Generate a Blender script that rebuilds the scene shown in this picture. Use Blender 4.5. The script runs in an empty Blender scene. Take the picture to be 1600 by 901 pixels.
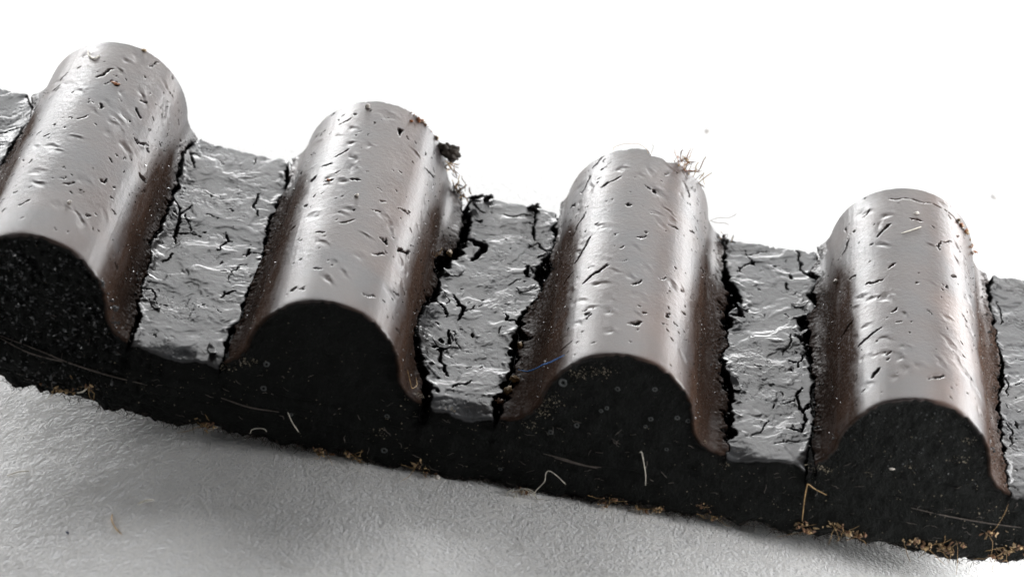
import bpy, math, random
import numpy as np
from mathutils import Matrix, Vector

# ------------------------------------------------------------------ scene, camera, light (1 unit = 1 mm)
SC = bpy.context.scene
COL = SC.collection
SC.unit_settings.system = 'METRIC'
SC.unit_settings.scale_length = 0.001
SC.unit_settings.length_unit = 'MILLIMETERS'

CAM_POS = Vector((-0.0594, -62.7828, 43.2786))
CAM_R = Vector((0.98517983, 0.09024748, 0.14586329))
CAM_U = Vector((-0.17152311, 0.52195056, 0.83555218))
CAM_F = Vector((0.00072695, 0.84818807, -0.52969469))
cam_data = bpy.data.cameras.new('camera')
cam = bpy.data.objects.new('camera', cam_data)
COL.objects.link(cam)
cam.matrix_world = Matrix(((CAM_R.x, CAM_U.x, -CAM_F.x, CAM_POS.x), (CAM_R.y, CAM_U.y, -CAM_F.y, CAM_POS.y),
                           (CAM_R.z, CAM_U.z, -CAM_F.z, CAM_POS.z), (0, 0, 0, 1)))
cam_data.sensor_width = 36
cam_data.lens = 36 * 4431.5 / 1600
cam_data.clip_start = 1
cam_data.clip_end = 5000
cam_data.dof.use_dof = True
cam_data.dof.focus_distance = (Vector((0, 5.0, 1.2)) - CAM_POS).dot(CAM_F)
cam_data.dof.aperture_fstop = 0.125
SC.camera = cam

world = bpy.data.worlds.new('World')
SC.world = world
world.use_nodes = True
world.node_tree.nodes['Background'].inputs[0].default_value = (0.9, 0.95, 1.0, 1)
world.node_tree.nodes['Background'].inputs[1].default_value = 0.015


def softbox(name, loc, target, w, h, radiance, col=(1, 1, 1), spread=math.pi):
    d = bpy.data.lights.new(name, 'AREA')
    d.shape = 'RECTANGLE'
    d.size, d.size_y = w, h
    d.energy = radiance * math.pi * w * h
    d.color = col
    d.spread = spread
    o = bpy.data.objects.new(name, d)
    COL.objects.link(o)
    o.location = loc
    o.rotation_euler = (Vector(target) - Vector(loc)).to_track_quat('-Z', 'Y').to_euler()
    return o


softbox('low_strip', (0.0, 223.3, 17.3), (0, 4, 0), 110, 32, 26)
softbox('low_left_strip', (-82.1, 207.2, 19.2), (0, 4, 0), 40, 32, 26)
softbox('rim_left_strip', (-83.7, 128.1, 10.5), (0, 4, 0), 52, 22, 12)
softbox('rim_right_strip', (85.8, 126.5, 11.8), (0, 4, 0), 60, 26, 14)
softbox('fill_left_panel', (-79.9, 175.4, 65.1), (0, 4, 0), 60, 46, 4.0)
softbox('fill_right_panel', (79.4, 174.3, 68.4), (0, 4, 0), 50, 46, 3.4)
softbox('back_panel', (0.0, 194.5, 110.0), (0, 4, 0), 150, 46, 3.5)
softbox('upper_panel', (0.0, 166.2, 148.6), (0, 4, 0), 150, 46, 6.9)
softbox('paper_fill', (-6, 74, 84), (-6, 36, 0), 50, 30, 0.75, (1, 1, 1), math.radians(30))  # added lamp, whitens the paper behind the belt
softbox('left_lamp', (-105.1, 53.0, 31.1), (0, 4, 0), 50, 40, 14)
softbox('right_lamp', (105.1, 53.0, 31.1), (0, 4, 0), 50, 40, 19)
softbox('near_left_fill', (-40, -6, 11), (-13, -1, -2), 16, 14, 3)  # added lamp out of view, lifts the cut face of the first tooth
softbox('near_right_fill', (32, -4, 10.5), (12, -3, -3), 16, 14, 15)  # added lamp out of view, brightens the paper at front right

SC.view_settings.view_transform = 'Standard'
SC.view_settings.look = 'None'
SC.view_settings.exposure = 0.0
SC.view_settings.gamma = 1.0
SC.render.engine = 'CYCLES'
SC.cycles.max_bounces = 6

# ------------------------------------------------------------------ the measured belt
PITCH, S0, TOOTH_H, TOOTH_R, FILLET, WIDTH, THICK = 8.0, -12.6672, 2.6418, 2.1412, 0.9241, 11.2409, 2.2837
CURVE, DCURVE = 0.0052, -0.0003
PAPER_Z = -THICK - 0.06


def _profile(n=400):
    zc = TOOTH_H - TOOTH_R
    xf = math.sqrt((TOOTH_R + FILLET) ** 2 - (FILLET - zc) ** 2)
    ax = math.atan2(xf, FILLET - zc)
    t = np.linspace(0, ax, n)
    px, pz = TOOTH_R * np.sin(t), zc + TOOTH_R * np.cos(t)
    a0 = math.atan2(-math.sin(ax), -math.cos(ax)) + 2 * math.pi
    a = np.linspace(a0, math.pi, n)
    X = np.r_[px, xf + FILLET * np.sin(a[1:])]
    Z = np.r_[pz, FILLET + FILLET * np.cos(a[1:])]
    return np.r_[-X[::-1], X[1:]], np.r_[Z[::-1], Z[1:]]


PX, PZ = _profile()
PQ = np.r_[0, np.cumsum(np.hypot(np.diff(PX), np.diff(PZ)))]
PQ -= PQ[-1] / 2
QF = PQ[-1]
LP = 2 * QF + PITCH - 2 * PX[-1]            # developed length of one pitch

_ss = np.linspace(-30, 30, 3001)
_th = CURVE * _ss + DCURVE * _ss ** 2 / 2
_th = np.clip(_th, -0.16, 0.09)
_bx = np.r_[0, np.cumsum((np.cos(_th[1:]) + np.cos(_th[:-1])) / 2 * np.diff(_ss))]
_bz = np.r_[0, np.cumsum((np.sin(_th[1:]) + np.sin(_th[:-1])) / 2 * np.diff(_ss))]
_bx -= _bx[1500]
_bz -= _bz[1500]


def bend(s, h, y):
    """belt coordinates (along, height over the land, across) -> world"""
    s, h, y = np.broadcast_arrays(np.asarray(s, float), np.asarray(h, float), np.asarray(y, float))
    x, z, th = np.interp(s, _ss, _bx), np.interp(s, _ss, _bz), np.interp(s, _ss, _th)
    return np.stack([x - h * np.sin(th), y, z + h * np.cos(th)], -1)


def prof(q):
    """q measured from a tooth crown along the profile -> x, z, nx, nz"""
    a = np.clip(q, -QF, QF)
    x = np.interp(a, PQ, PX) + (q - a)
    z = np.interp(a, PQ, PZ)
    e = 0.02
    a1, a2 = np.clip(q + e, -QF, QF), np.clip(q - e, -QF, QF)
    dx = np.interp(a1, PQ, PX) + (q + e - a1) - np.interp(a2, PQ, PX) - (q - e - a2)
    dz = np.interp(a1, PQ, PZ) - np.interp(a2, PQ, PZ)
    l = np.hypot(dx, dz)
    return x, z, -dz / l, dx / l


def top_point(i, q, y, h=0.0):
    x, z, nx, nz = prof(np.array([float(q)]))
    return Vector(bend(S0 + PITCH * i + x + nx * h, z + nz * h, y)[0])


def front_point(s, z, off=0.05):
    return Vector(bend(np.array([s]), z, -off)[0])


# ------------------------------------------------------------------ noise
def _hash(ix, iy, seed):
    n = (ix.astype(np.int64) * 374761393 + iy.astype(np.int64) * 668265263 + seed * 974634777) & 0xffffffff
    n = ((n ^ (n >> 13)) * 1274126177) & 0xffffffff
    return ((n ^ (n >> 16)) & 0xffff) / 65535.0


def vnoise(x, y, seed=0):
    x, y = np.broadcast_arrays(np.asarray(x, float), np.asarray(y, float))
    ix, iy = np.floor(x), np.floor(y)
    fx, fy = x - ix, y - iy
    fx = fx * fx * fx * (fx * (fx * 6 - 15) + 10)
    fy = fy * fy * fy * (fy * (fy * 6 - 15) + 10)
    ix, iy = ix.astype(np.int64), iy.astype(np.int64)
    a, b = _hash(ix, iy, seed), _hash(ix + 1, iy, seed)
    c, d = _hash(ix, iy + 1, seed), _hash(ix + 1, iy + 1, seed)
    return ((a * (1 - fx) + b * fx) * (1 - fy) + (c * (1 - fx) + d * fx) * fy) * 2 - 1


def fbm(x, y, seed=0, octaves=4, gain=0.5):
    t, amp, s = 0, 1.0, 0
    for k in range(octaves):
        t = t + amp * vnoise(x, y, seed + k * 17)
        s += amp
        amp *= gain
        x, y = (x * 0.8 - y * 0.6) * 2.03, (x * 0.6 + y * 0.8) * 2.03
    return t / s


def worley(x, y, seed=0):
    ix, iy = np.floor(x).astype(np.int64), np.floor(y).astype(np.int64)
    best = np.full(x.shape, 9.0)
    for a in (-1, 0, 1):
        for b in (-1, 0, 1):
            jx, jy = ix + a, iy + b
            d = (jx + _hash(jx, jy, seed) - x) ** 2 + (jy + _hash(jx, jy, seed + 5) - y) ** 2
            best = np.minimum(best, d)
    return np.sqrt(best)


def sstep(v, a, b):
    t = np.clip((v - a) / (b - a), 0, 1)
    return t * t * (3 - 2 * t)


# ------------------------------------------------------------------ materials
def material(name):
    m = bpy.data.materials.new(name)
    m.use_nodes = True
    return m, m.node_tree.nodes, m.node_tree.links, m.node_tree.nodes['Principled BSDF']


def nd(N, t, **kw):
    n = N.new(t)
    for k, v in kw.items():
        if k in n.inputs.keys():
            n.inputs[k].default_value = v
        else:
            setattr(n, k, v)
    return n


def ramp(N, L, src, stops):
    r = N.new('ShaderNodeValToRGB')
    e = r.color_ramp.elements
    while len(e) < len(stops):
        e.new(0.5)
    for k, (p, c) in enumerate(stops):
        e[k].position = p
        e[k].color = (c[0], c[1], c[2], 1) if isinstance(c, (tuple, list)) else (c, c, c, 1)
    L.new(src, r.inputs[0])
    return r.outputs[0]


def mixc(N, L, fac, a, b):
    m = N.new('ShaderNodeMix')
    m.data_type = 'RGBA'
    for sock, v in ((m.inputs[0], fac), (m.inputs[6], a), (m.inputs[7], b)):
        if hasattr(v, 'is_output'):
            L.new(v, sock)
        else:
            sock.default_value = v if not isinstance(v, tuple) else (*v, 1)
    return m.outputs[2]


def mixf(N, L, fac, a, b):
    m = N.new('ShaderNodeMix')
    m.data_type = 'FLOAT'
    for sock, v in ((m.inputs[0], fac), (m.inputs[2], a), (m.inputs[3], b)):
        if hasattr(v, 'is_output'):
            L.new(v, sock)
        else:
            sock.default_value = v
    return m.outputs[0]


def facing_material(name, brown, grey, rough, grain):
    """worn polished facing; 'torn' marks where it is gone and dull black rubber shows"""
    m, N, L, B = material(name)
    co = nd(N, 'ShaderNodeTexCoord').outputs['Object']
    n1 = nd(N, 'ShaderNodeTexNoise', Scale=0.55, Detail=4.0)
    n2 = nd(N, 'ShaderNodeTexNoise', Scale=9.0, Detail=5.0, Roughness=0.65)
    for n in (n1, n2):
        L.new(co, n.inputs['Vector'])
    torn = nd(N, 'ShaderNodeAttribute', attribute_name='torn').outputs['Fac']
    dull_flank = nd(N, 'ShaderNodeAttribute', attribute_name='dull_flank').outputs['Fac']
    c = mixc(N, L, ramp(N, L, n1.outputs[0], [(0.38, 0.0), (0.62, 1.0)]), brown, grey)
    c = mixc(N, L, ramp(N, L, n2.outputs[0], [(0.66, 0.0), (0.78, 0.8)]), c, tuple(v * 2.2 for v in grey))
    brown_tint = nd(N, 'ShaderNodeAttribute', attribute_name='brown_tint').outputs['Fac']
    c = mixc(N, L, brown_tint, c, (0.105, 0.060, 0.044))
    c = mixc(N, L, dull_flank, c, mixc(N, L, n1.outputs[0], (0.022, 0.014, 0.011), (0.080, 0.047, 0.033)))
    c = mixc(N, L, torn, c, (0.006, 0.006, 0.006))
    L.new(c, B.inputs['Base Color'])
    r = mixf(N, L, n2.outputs[0], rough - 0.06, rough + 0.10)
    r = mixf(N, L, dull_flank, r, 0.50)
    r = mixf(N, L, torn, r, 0.75)
    L.new(r, B.inputs['Roughness'])
    L.new(mixf(N, L, torn, mixf(N, L, dull_flank, 0.45, 0.26), 0.12), B.inputs['Specular IOR Level'])
    bump = nd(N, 'ShaderNodeBump', Strength=grain, Distance=0.02)
    n3 = nd(N, 'ShaderNodeTexNoise', Scale=22.0, Detail=4.0, Roughness=0.6)
    L.new(co, n3.inputs['Vector'])
    L.new(n3.outputs[0], bump.inputs['Height'])
    L.new(bump.outputs[0], B.inputs['Normal'])
    dif = nd(N, 'ShaderNodeBsdfDiffuse', Roughness=0.6)
    L.new(c, dif.inputs['Color'])
    L.new(bump.outputs[0], dif.inputs['Normal'])
    mx = N.new('ShaderNodeMixShader')
    both = nd(N, 'ShaderNodeMath', operation='MAXIMUM')
    L.new(dull_flank, both.inputs[0])
    L.new(torn, both.inputs[1])
    fac = nd(N, 'ShaderNodeMath', operation='MULTIPLY')
    L.new(both.outputs[0], fac.inputs[0])
    n4 = nd(N, 'ShaderNodeTexNoise', Scale=17.0, Detail=3.0, Roughness=0.6)
    L.new(co, n4.inputs['Vector'])
    L.new(ramp(N, L, n4.outputs[0], [(0.52, 0.93), (0.66, 0.25)]), fac.inputs[1])
    L.new(fac.outputs[0], mx.inputs[0])
    L.new(B.outputs[0], mx.inputs[1])
    L.new(dif.outputs[0], mx.inputs[2])
    L.new(mx.outputs[0], N['Material Output'].inputs['Surface'])
    return m


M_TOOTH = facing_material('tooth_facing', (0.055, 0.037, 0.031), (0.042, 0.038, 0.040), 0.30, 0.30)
M_LAND = facing_material('land_facing', (0.052, 0.050, 0.050), (0.060, 0.062, 0.066), 0.30, 0.30)


def rubber_material():
    m, N, L, B = material('cut_rubber')
    co = nd(N, 'ShaderNodeTexCoord').outputs['Object']
    mp = nd(N, 'ShaderNodeMapping')
    mp.inputs['Scale'].default_value = (0.5, 1, 3.2)
    L.new(co, mp.inputs['Vector'])
    n1 = nd(N, 'ShaderNodeTexNoise', Scale=1.6, Detail=7.0, Roughness=0.65)
    n2 = nd(N, 'ShaderNodeTexNoise', Scale=14.0, Detail=4.0, Roughness=0.6)
    L.new(mp.outputs[0], n1.inputs['Vector'])
    L.new(co, n2.inputs['Vector'])
    c = mixc(N, L, n1.outputs[0], (0.0030, 0.0042, 0.0036), (0.013, 0.0135, 0.013))
    c = mixc(N, L, ramp(N, L, n2.outputs[0], [(0.70, 0.0), (0.78, 0.7)]), c, (0.10, 0.095, 0.085))
    L.new(c, B.inputs['Base Color'])
    L.new(mixf(N, L, n1.outputs[0], 0.55, 0.75), B.inputs['Roughness'])
    B.inputs['Specular IOR Level'].default_value = 0.10
    bump = nd(N, 'ShaderNodeBump', Strength=0.9, Distance=0.07)
    L.new(n2.outputs[0], bump.inputs['Height'])
    L.new(bump.outputs[0], B.inputs['Normal'])
    return m


M_RUBBER = rubber_material()


def plain(name, col, rough, var=0.35, scale=6.0, spec=0.4, trans=0.0):
    m, N, L, B = material(name)
    co = nd(N, 'ShaderNodeTexCoord').outputs['Object']
    n = nd(N, 'ShaderNodeTexNoise', Scale=scale, Detail=4.0)
    L.new(co, n.inputs['Vector'])
    lo = tuple(v * (1 - var) for v in col)
    hi = tuple(min(0.9, v * (1 + var)) for v in col)
    L.new(mixc(N, L, ramp(N, L, n.outputs[0], [(0.3, 0.0), (0.7, 1.0)]), lo, hi), B.inputs['Base Color'])
    B.inputs['Roughness'].default_value = rough
    B.inputs['Specular IOR Level'].default_value = spec
    return m


M_WHITE_FIBRE = plain('white_fibre', (0.62, 0.58, 0.50), 0.5)
M_TAN = plain('tan_fibre', (0.42, 0.27, 0.12), 0.5)
M_BROWN = plain('brown_fibre', (0.16, 0.085, 0.045), 0.55)
M_GOLD = plain('golden_grit', (0.40, 0.28, 0.15), 0.4, 0.65, 3.0)
M_RUST = plain('rusty_grit', (0.30, 0.11, 0.04), 0.5, 0.5)
M_FAINT = plain('faint_speck', (0.40, 0.36, 0.33), 0.8)
M_NAVY = plain('navy_speck', (0.06, 0.07, 0.12), 0.6)
M_BLUE = plain('blue_fibre', (0.05, 0.20, 0.55), 0.4)
M_GRAIN = plain('pale_grain', (0.62, 0.57, 0.52), 0.4)
M_BLACK = plain('black_crumb', (0.022, 0.019, 0.017), 0.5, 0.4)
M_GRIT = plain('torn_rubber', (0.038, 0.040, 0.042), 0.3, 0.7, 9.0, 0.6)
M_GLINT = plain('glinting_grain', (0.05, 0.042, 0.036), 0.14, 0.5, 8.0, 0.9)
M_CLUMP = plain('brown_black_rubber', (0.055, 0.043, 0.035), 0.6, 0.45)
M_DRIED = plain('dried_spot', (0.07, 0.075, 0.075), 0.7)
M_DUST = plain('dust', (0.22, 0.19, 0.14), 0.6, 0.6, 2.0)
M_CORD = plain('cord_fibre', (0.10, 0.085, 0.075), 0.5)


def paper_material():
    m, N, L, B = material('white_paper')
    co = nd(N, 'ShaderNodeTexCoord').outputs['Object']
    n1 = nd(N, 'ShaderNodeTexNoise', Scale=9.0, Detail=3.0, Roughness=0.6)
    n2 = nd(N, 'ShaderNodeTexNoise', Scale=0.12, Detail=5.0, Roughness=0.6, Distortion=0.6)
    L.new(co, n1.inputs['Vector'])
    mp = nd(N, 'ShaderNodeMapping')
    mp.inputs['Scale'].default_value = (0.35, 1.6, 1)
    L.new(co, mp.inputs['Vector'])
    L.new(mp.outputs[0], n2.inputs['Vector'])
    c = mixc(N, L, n1.outputs[0], (0.74, 0.735, 0.73), (0.85, 0.85, 0.85))
    c = mixc(N, L, ramp(N, L, n2.outputs[0], [(0.62, 0.0), (0.75, 0.35)]), c, (0.55, 0.55, 0.55))
    L.new(c, B.inputs['Base Color'])
    B.inputs['Roughness'].default_value = 0.85
    B.inputs['Specular IOR Level'].default_value = 0.2
    bump = nd(N, 'ShaderNodeBump', Strength=0.9, Distance=0.085)
    L.new(n1.outputs[0], bump.inputs['Height'])
    L.new(bump.outputs[0], B.inputs['Normal'])
    return m


M_PAPER = paper_material()
M_PFIBRE = plain('paper_fibre', (0.86, 0.85, 0.83), 0.6, 0.04)


# ------------------------------------------------------------------ mesh helpers
def mesh_obj(name, verts, faces, mat, parent=None, smooth=True, attrs=None):
    verts = np.asarray(verts, np.float32).reshape(-1, 3)
    me = bpy.data.meshes.new(name)
    if isinstance(faces, np.ndarray):
        nf, k = faces.shape
        me.vertices.add(len(verts))
        me.vertices.foreach_set('co', verts.ravel())
        me.loops.add(nf * k)
        me.loops.foreach_set('vertex_index', faces.astype(np.int32).ravel())
        me.polygons.add(nf)
        me.polygons.foreach_set('loop_start', np.arange(0, nf * k, k, dtype=np.int32))
        me.polygons.foreach_set('loop_total', np.full(nf, k, np.int32))
        me.update(calc_edges=True)
    else:
        me.from_pydata([tuple(v) for v in verts], [], faces)
    me.polygons.foreach_set('use_smooth', np.full(len(me.polygons), smooth, bool))
    for k, a in (attrs or {}).items():
        at = me.attributes.new(k, 'FLOAT', 'POINT')
        at.data.foreach_set('value', np.asarray(a, np.float32).ravel())
    me.materials.append(mat)
    me.validate()
    o = bpy.data.objects.new(name, me)
    COL.objects.link(o)
    if parent is not None:
        o.parent = parent
    return o


def grid_faces(n, m, flip=False):
    """faces of an n x m vertex grid (row major)"""
    a = np.arange(n * m).reshape(n, m)
    f = np.stack([a[:-1, :-1], a[1:, :-1], a[1:, 1:], a[:-1, 1:]], -1).reshape(-1, 4)
    return f[:, ::-1] if flip else f


def thing(o, label, cat, group=None):
    o['label'] = label
    o['category'] = cat
    if group:
        o['group'] = group
    return o


def empty(name, loc=(0, 0, 0)):
    o = bpy.data.objects.new(name, None)
    COL.objects.link(o)
    o.location = loc
    return o


class Soup:
    def __init__(self):
        self.v, self.f, self.n = [], [], 0

    def add(self, v, f):
        self.v.append(np.asarray(v, float).reshape(-1, 3))
        self.f.append(np.asarray(f, np.int64) + self.n)
        self.n += len(self.v[-1])

    def build(self, name, mat, parent=None, smooth=True):
        return mesh_obj(name, np.concatenate(self.v), np.concatenate(self.f), mat, parent, smooth)


def smooth_path(pts, per=6):
    P = np.array([tuple(p) for p in pts], float)
    if len(P) < 3:
        t = np.linspace(0, 1, per)[:, None]
        return P[0] * (1 - t) + P[-1] * t
    P = np.vstack([2 * P[0] - P[1], P, 2 * P[-1] - P[-2]])
    out = []
    t = np.linspace(0, 1, per, endpoint=False)[:, None]
    for k in range(1, len(P) - 2):
        a, b, c, d = P[k - 1:k + 3]
        out.append(0.5 * (2 * b + (c - a) * t + (2 * a - 5 * b + 4 * c - d) * t ** 2 + (3 * b - a - 3 * c + d) * t ** 3))
    return np.vstack(out + [P[-2:-1]])


def tube(soup, path, r, sides=5, taper=0.5):
    P = np.asarray(path, float)
    n = len(P)
    T = np.gradient(P, axis=0)
    T /= np.linalg.norm(T, axis=1)[:, None] + 1e-9
    ref = np.array([0.31, 0.17, 0.93]) if abs(T[0, 2]) < 0.8 else np.array([0.95, 0.2, 0.1])
    A = np.cross(T, ref)
    A /= np.linalg.norm(A, axis=1)[:, None] + 1e-9
    Bv = np.cross(T, A)
    rr = r * (1 - taper * np.abs(np.linspace(-1, 1, n)) ** 3)
    an = np.arange(sides) * 2 * math.pi / sides
    V = P[:, None] + rr[:, None, None] * (np.cos(an)[None, :, None] * A[:, None] + np.sin(an)[None, :, None] * Bv[:, None])
    a = np.arange(n * sides).reshape(n, sides)
    b = np.roll(a, -1, axis=1)
    F = np.stack([a[:-1], b[:-1], b[1:], a[1:]], -1).reshape(-1, 4)
    soup.add(V, F)


_ICO_V = np.array([(a, b, 0) for a in (-1, 1) for b in (-1.618, 1.618)] + [(0, a, b) for a in (-1, 1) for b in (-1.618, 1.618)] +
                  [(b, 0, a) for a in (-1, 1) for b in (-1.618, 1.618)], float) / 1.902


def _ico_faces():
    F = []
    for i in range(12):
        for j in range(i + 1, 12):
            for k in range(j + 1, 12):
                d = [np.linalg.norm(_ICO_V[p] - _ICO_V[q]) for p, q in ((i, j), (j, k), (i, k))]
                if max(d) < 1.2:
                    n = np.cross(_ICO_V[j] - _ICO_V[i], _ICO_V[k] - _ICO_V[i])
                    F.append((i, j, k) if n @ _ICO_V[i] > 0 else (i, k, j))
    return F


def _subdiv(V, F):
    V = list(map(tuple, V))
    cache, out = {}, []

    def mid(a, b):
        key = (min(a, b), max(a, b))
        if key not in cache:
            m = (np.array(V[a]) + np.array(V[b])) / 2
            V.append(tuple(m / np.linalg.norm(m)))
            cache[key] = len(V) - 1
        return cache[key]
    for a, b, c in F:
        ab, bc, ca = mid(a, b), mid(b, c), mid(c, a)
        out += [(a, ab, ca), (ab, b, bc), (ca, bc, c), (ab, bc, ca)]
    return np.array(V), out


ICO1 = (_ICO_V, _ico_faces())
ICO2 = _subdiv(*ICO1)
ICO3 = _subdiv(*ICO2)


def crumb(soup, c, size, rng, ico=ICO2, rough=0.8):
    """an irregular grain"""
    V, F = ico
    s = np.array([size * rng.uniform(0.6, 1.7), size * rng.uniform(0.4, 1.1), size * rng.uniform(0.3, 0.8)])
    o = rng.uniform(0, 50)
    k = 1 + rough * fbm(V[:, 0] * 1.7 + o, V[:, 1] * 1.7 + V[:, 2] * 2.3 + o, 3, 3) * 1.6
    R = np.array(Matrix.Rotation(rng.uniform(0, 6.28), 3, Vector((rng.uniform(-1, 1), rng.uniform(-1, 1), rng.uniform(-1, 1) + 0.01))))
    F = np.array([(a, b, cc, cc) for a, b, cc in F])
    soup.add((V * k[:, None] * s) @ R.T + np.array(tuple(c)), F[:, :3])


# ------------------------------------------------------------------ the paper it lies on
def light_dip(x):      # sheet bent down so low light passes under the curled-up ends
    return -5.8 * sstep(-x, 3, 31) - 4.0 * sstep(x, 3, 31)


def paper_z(x, y):
    return PAPER_Z - 0.05 + light_dip(x) + 0.018 * fbm(x * 0.6, y * 0.6, 4, 2, 0.5)


def build_paper():
    def axis(lo, hi, step, far):
        m = np.arange(lo, hi, step)
        out = [m]
        g, d = [hi], step
        while g[-1] < far:
            d *= 1.35
            g.append(g[-1] + d)
        g2, d = [lo - step], step
        while g2[-1] > -far:
            d *= 1.35
            g2.append(g2[-1] - d)
        return np.r_[np.array(g2[::-1]), m, np.array(g)]
    xs, ys = axis(-22, 22, 0.10, 420), axis(-13, 1.5, 0.08, 420)
    X, Y = np.meshgrid(xs, ys, indexing='ij')
    Z = paper_z(X, Y)
    o = mesh_obj('paper', np.stack([X, Y, Z], -1), grid_faces(len(xs), len(ys)), M_PAPER)
    o['kind'] = 'structure'
    rng = np.random.default_rng(7)
    so = Soup()
    RIB = grid_faces(6, 3, True)
    for k in range(16000):
        x, y = rng.uniform(-19, 19), rng.uniform(-10.5, 2.8)
        L = rng.uniform(0.35, 1.5) if k % 14 else rng.uniform(1.5, 2.8)
        a = rng.normal(0.75, 1.1)
        c = rng.normal(0, 0.9) / L
        t = np.linspace(-0.5, 0.5, 6)
        an = a + c * t * L + rng.normal(0, 0.12, 6)
        px = x + np.cumsum(np.cos(an)) * L / 6
        py = y + np.cumsum(np.sin(an)) * L / 6
        r = rng.uniform(0.003, 0.007)
        h = rng.uniform(0.0, 0.006) + (0.03 if rng.random() < 0.02 else 0)
        pz = paper_z(px, py) + 0.001 + h * (1 - (2 * t) ** 2)
        tx, ty = np.gradient(px), np.gradient(py)
        tl = np.hypot(tx, ty) + 1e-9
        ox, oy = -ty / tl * r * 1.6, tx / tl * r * 1.6
        V = np.stack([np.stack([px - ox, py - oy, pz], -1), np.stack([px, py, pz + 0.8 * r], -1), np.stack([px + ox, py + oy, pz], -1)], 1)
        so.add(V, RIB)
    f = so.build('paper_fibres', M_PFIBRE)
    f['kind'] = 'stuff'


build_paper()

# ------------------------------------------------------------------ the belt: traced cracks and cuts (mm along the profile from a crown, mm across)
MAIN_CRACKS = {"L0":[[-3.94,11.04],[-3.56,9.97],[-3.48,9.14],[-3.6,8],[-3.75,6.5],[-3.7,4],[-3.85,2],[-3.8,0]],
    "R0":[[3.94,11.21],[3.7,10.47],[3.62,9.73],[3.7,9.05],[3.84,8.16],[3.79,7.71],[3.83,6.64],[3.77,5.31],[3.69,4.66],[3.93,3.91],[3.91,3.2],[3.91,2.52],[4.03,1.87],[4.14,1.39],[4.14,0.26],[4.13,-0.06]],
    "L1":[[-3.93,11.21],[-3.8,10.24],[-3.76,9.52],[-3.89,8.1],[-3.96,7.15],[-3.77,5.37],[-3.87,4.48],[-3.93,3.38],[-3.87,2.25],[-4.01,1.63],[-4.04,0.83],[-4.0,0.23]],
    "R1":[[4.14,11.33],[4.31,10.09],[4.36,9.26],[4.35,8.45],[4.22,7.8],[3.94,7.27],[3.77,6.35],[3.89,5.78],[3.8,4.89],[3.48,3.85],[3.45,2.88],[3.62,2.13],[3.94,1.48],[4.21,0.92],[4.29,0.17],[4.25,-0.3]],
    "L2":[[-3.68,11.16],[-3.68,10.47],[-3.62,9.2],[-3.7,8.6],[-3.84,8.16],[-3.8,7.24],[-3.8,6.35],[-4.1,5.69],[-4.32,4.8],[-4.25,4.09],[-4.29,3.35],[-4.24,2.85],[-4.31,2.37],[-4.28,1.72],[-4.43,1.09],[-4.55,0.53],[-4.55,0.15]],
    "R2":[[3.96,11.24],[4.08,10.53],[4.15,9.2],[4.24,8.69],[4.46,8.13],[4.49,7.62],[4.25,7.12],[4.24,6.47],[4.32,5.99],[4.35,5.25],[4.2,4.6],[4.29,3.83],[4.49,3.17],[4.48,2.1],[4.46,1.15],[4.49,0.56],[4.45,-0.0]],
    "L3":[[-3.8,11.48],[-3.76,10.53],[-4.0,9.94],[-3.76,9.4],[-4.04,8.72],[-3.8,8.13],[-3.94,7.74],[-4.18,7.27],[-4.11,6.5],[-4.07,5.58],[-3.97,4.92],[-3.91,4.24],[-3.89,3.05],[-3.89,2.19],[-3.97,1.21],[-3.96,0.29],[-3.96,-0.06]],
    "R3":[[4.18,11.48],[4.06,10.47],[4.04,9.55],[4.13,8.72],[4.15,7.86],[4.22,7.03],[4.24,6.02],[4.11,5.13],[4.0,4.12],[4.03,3.14],[4.03,2.04],[4.03,0.83],[4.1,0.06]]}
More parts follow.
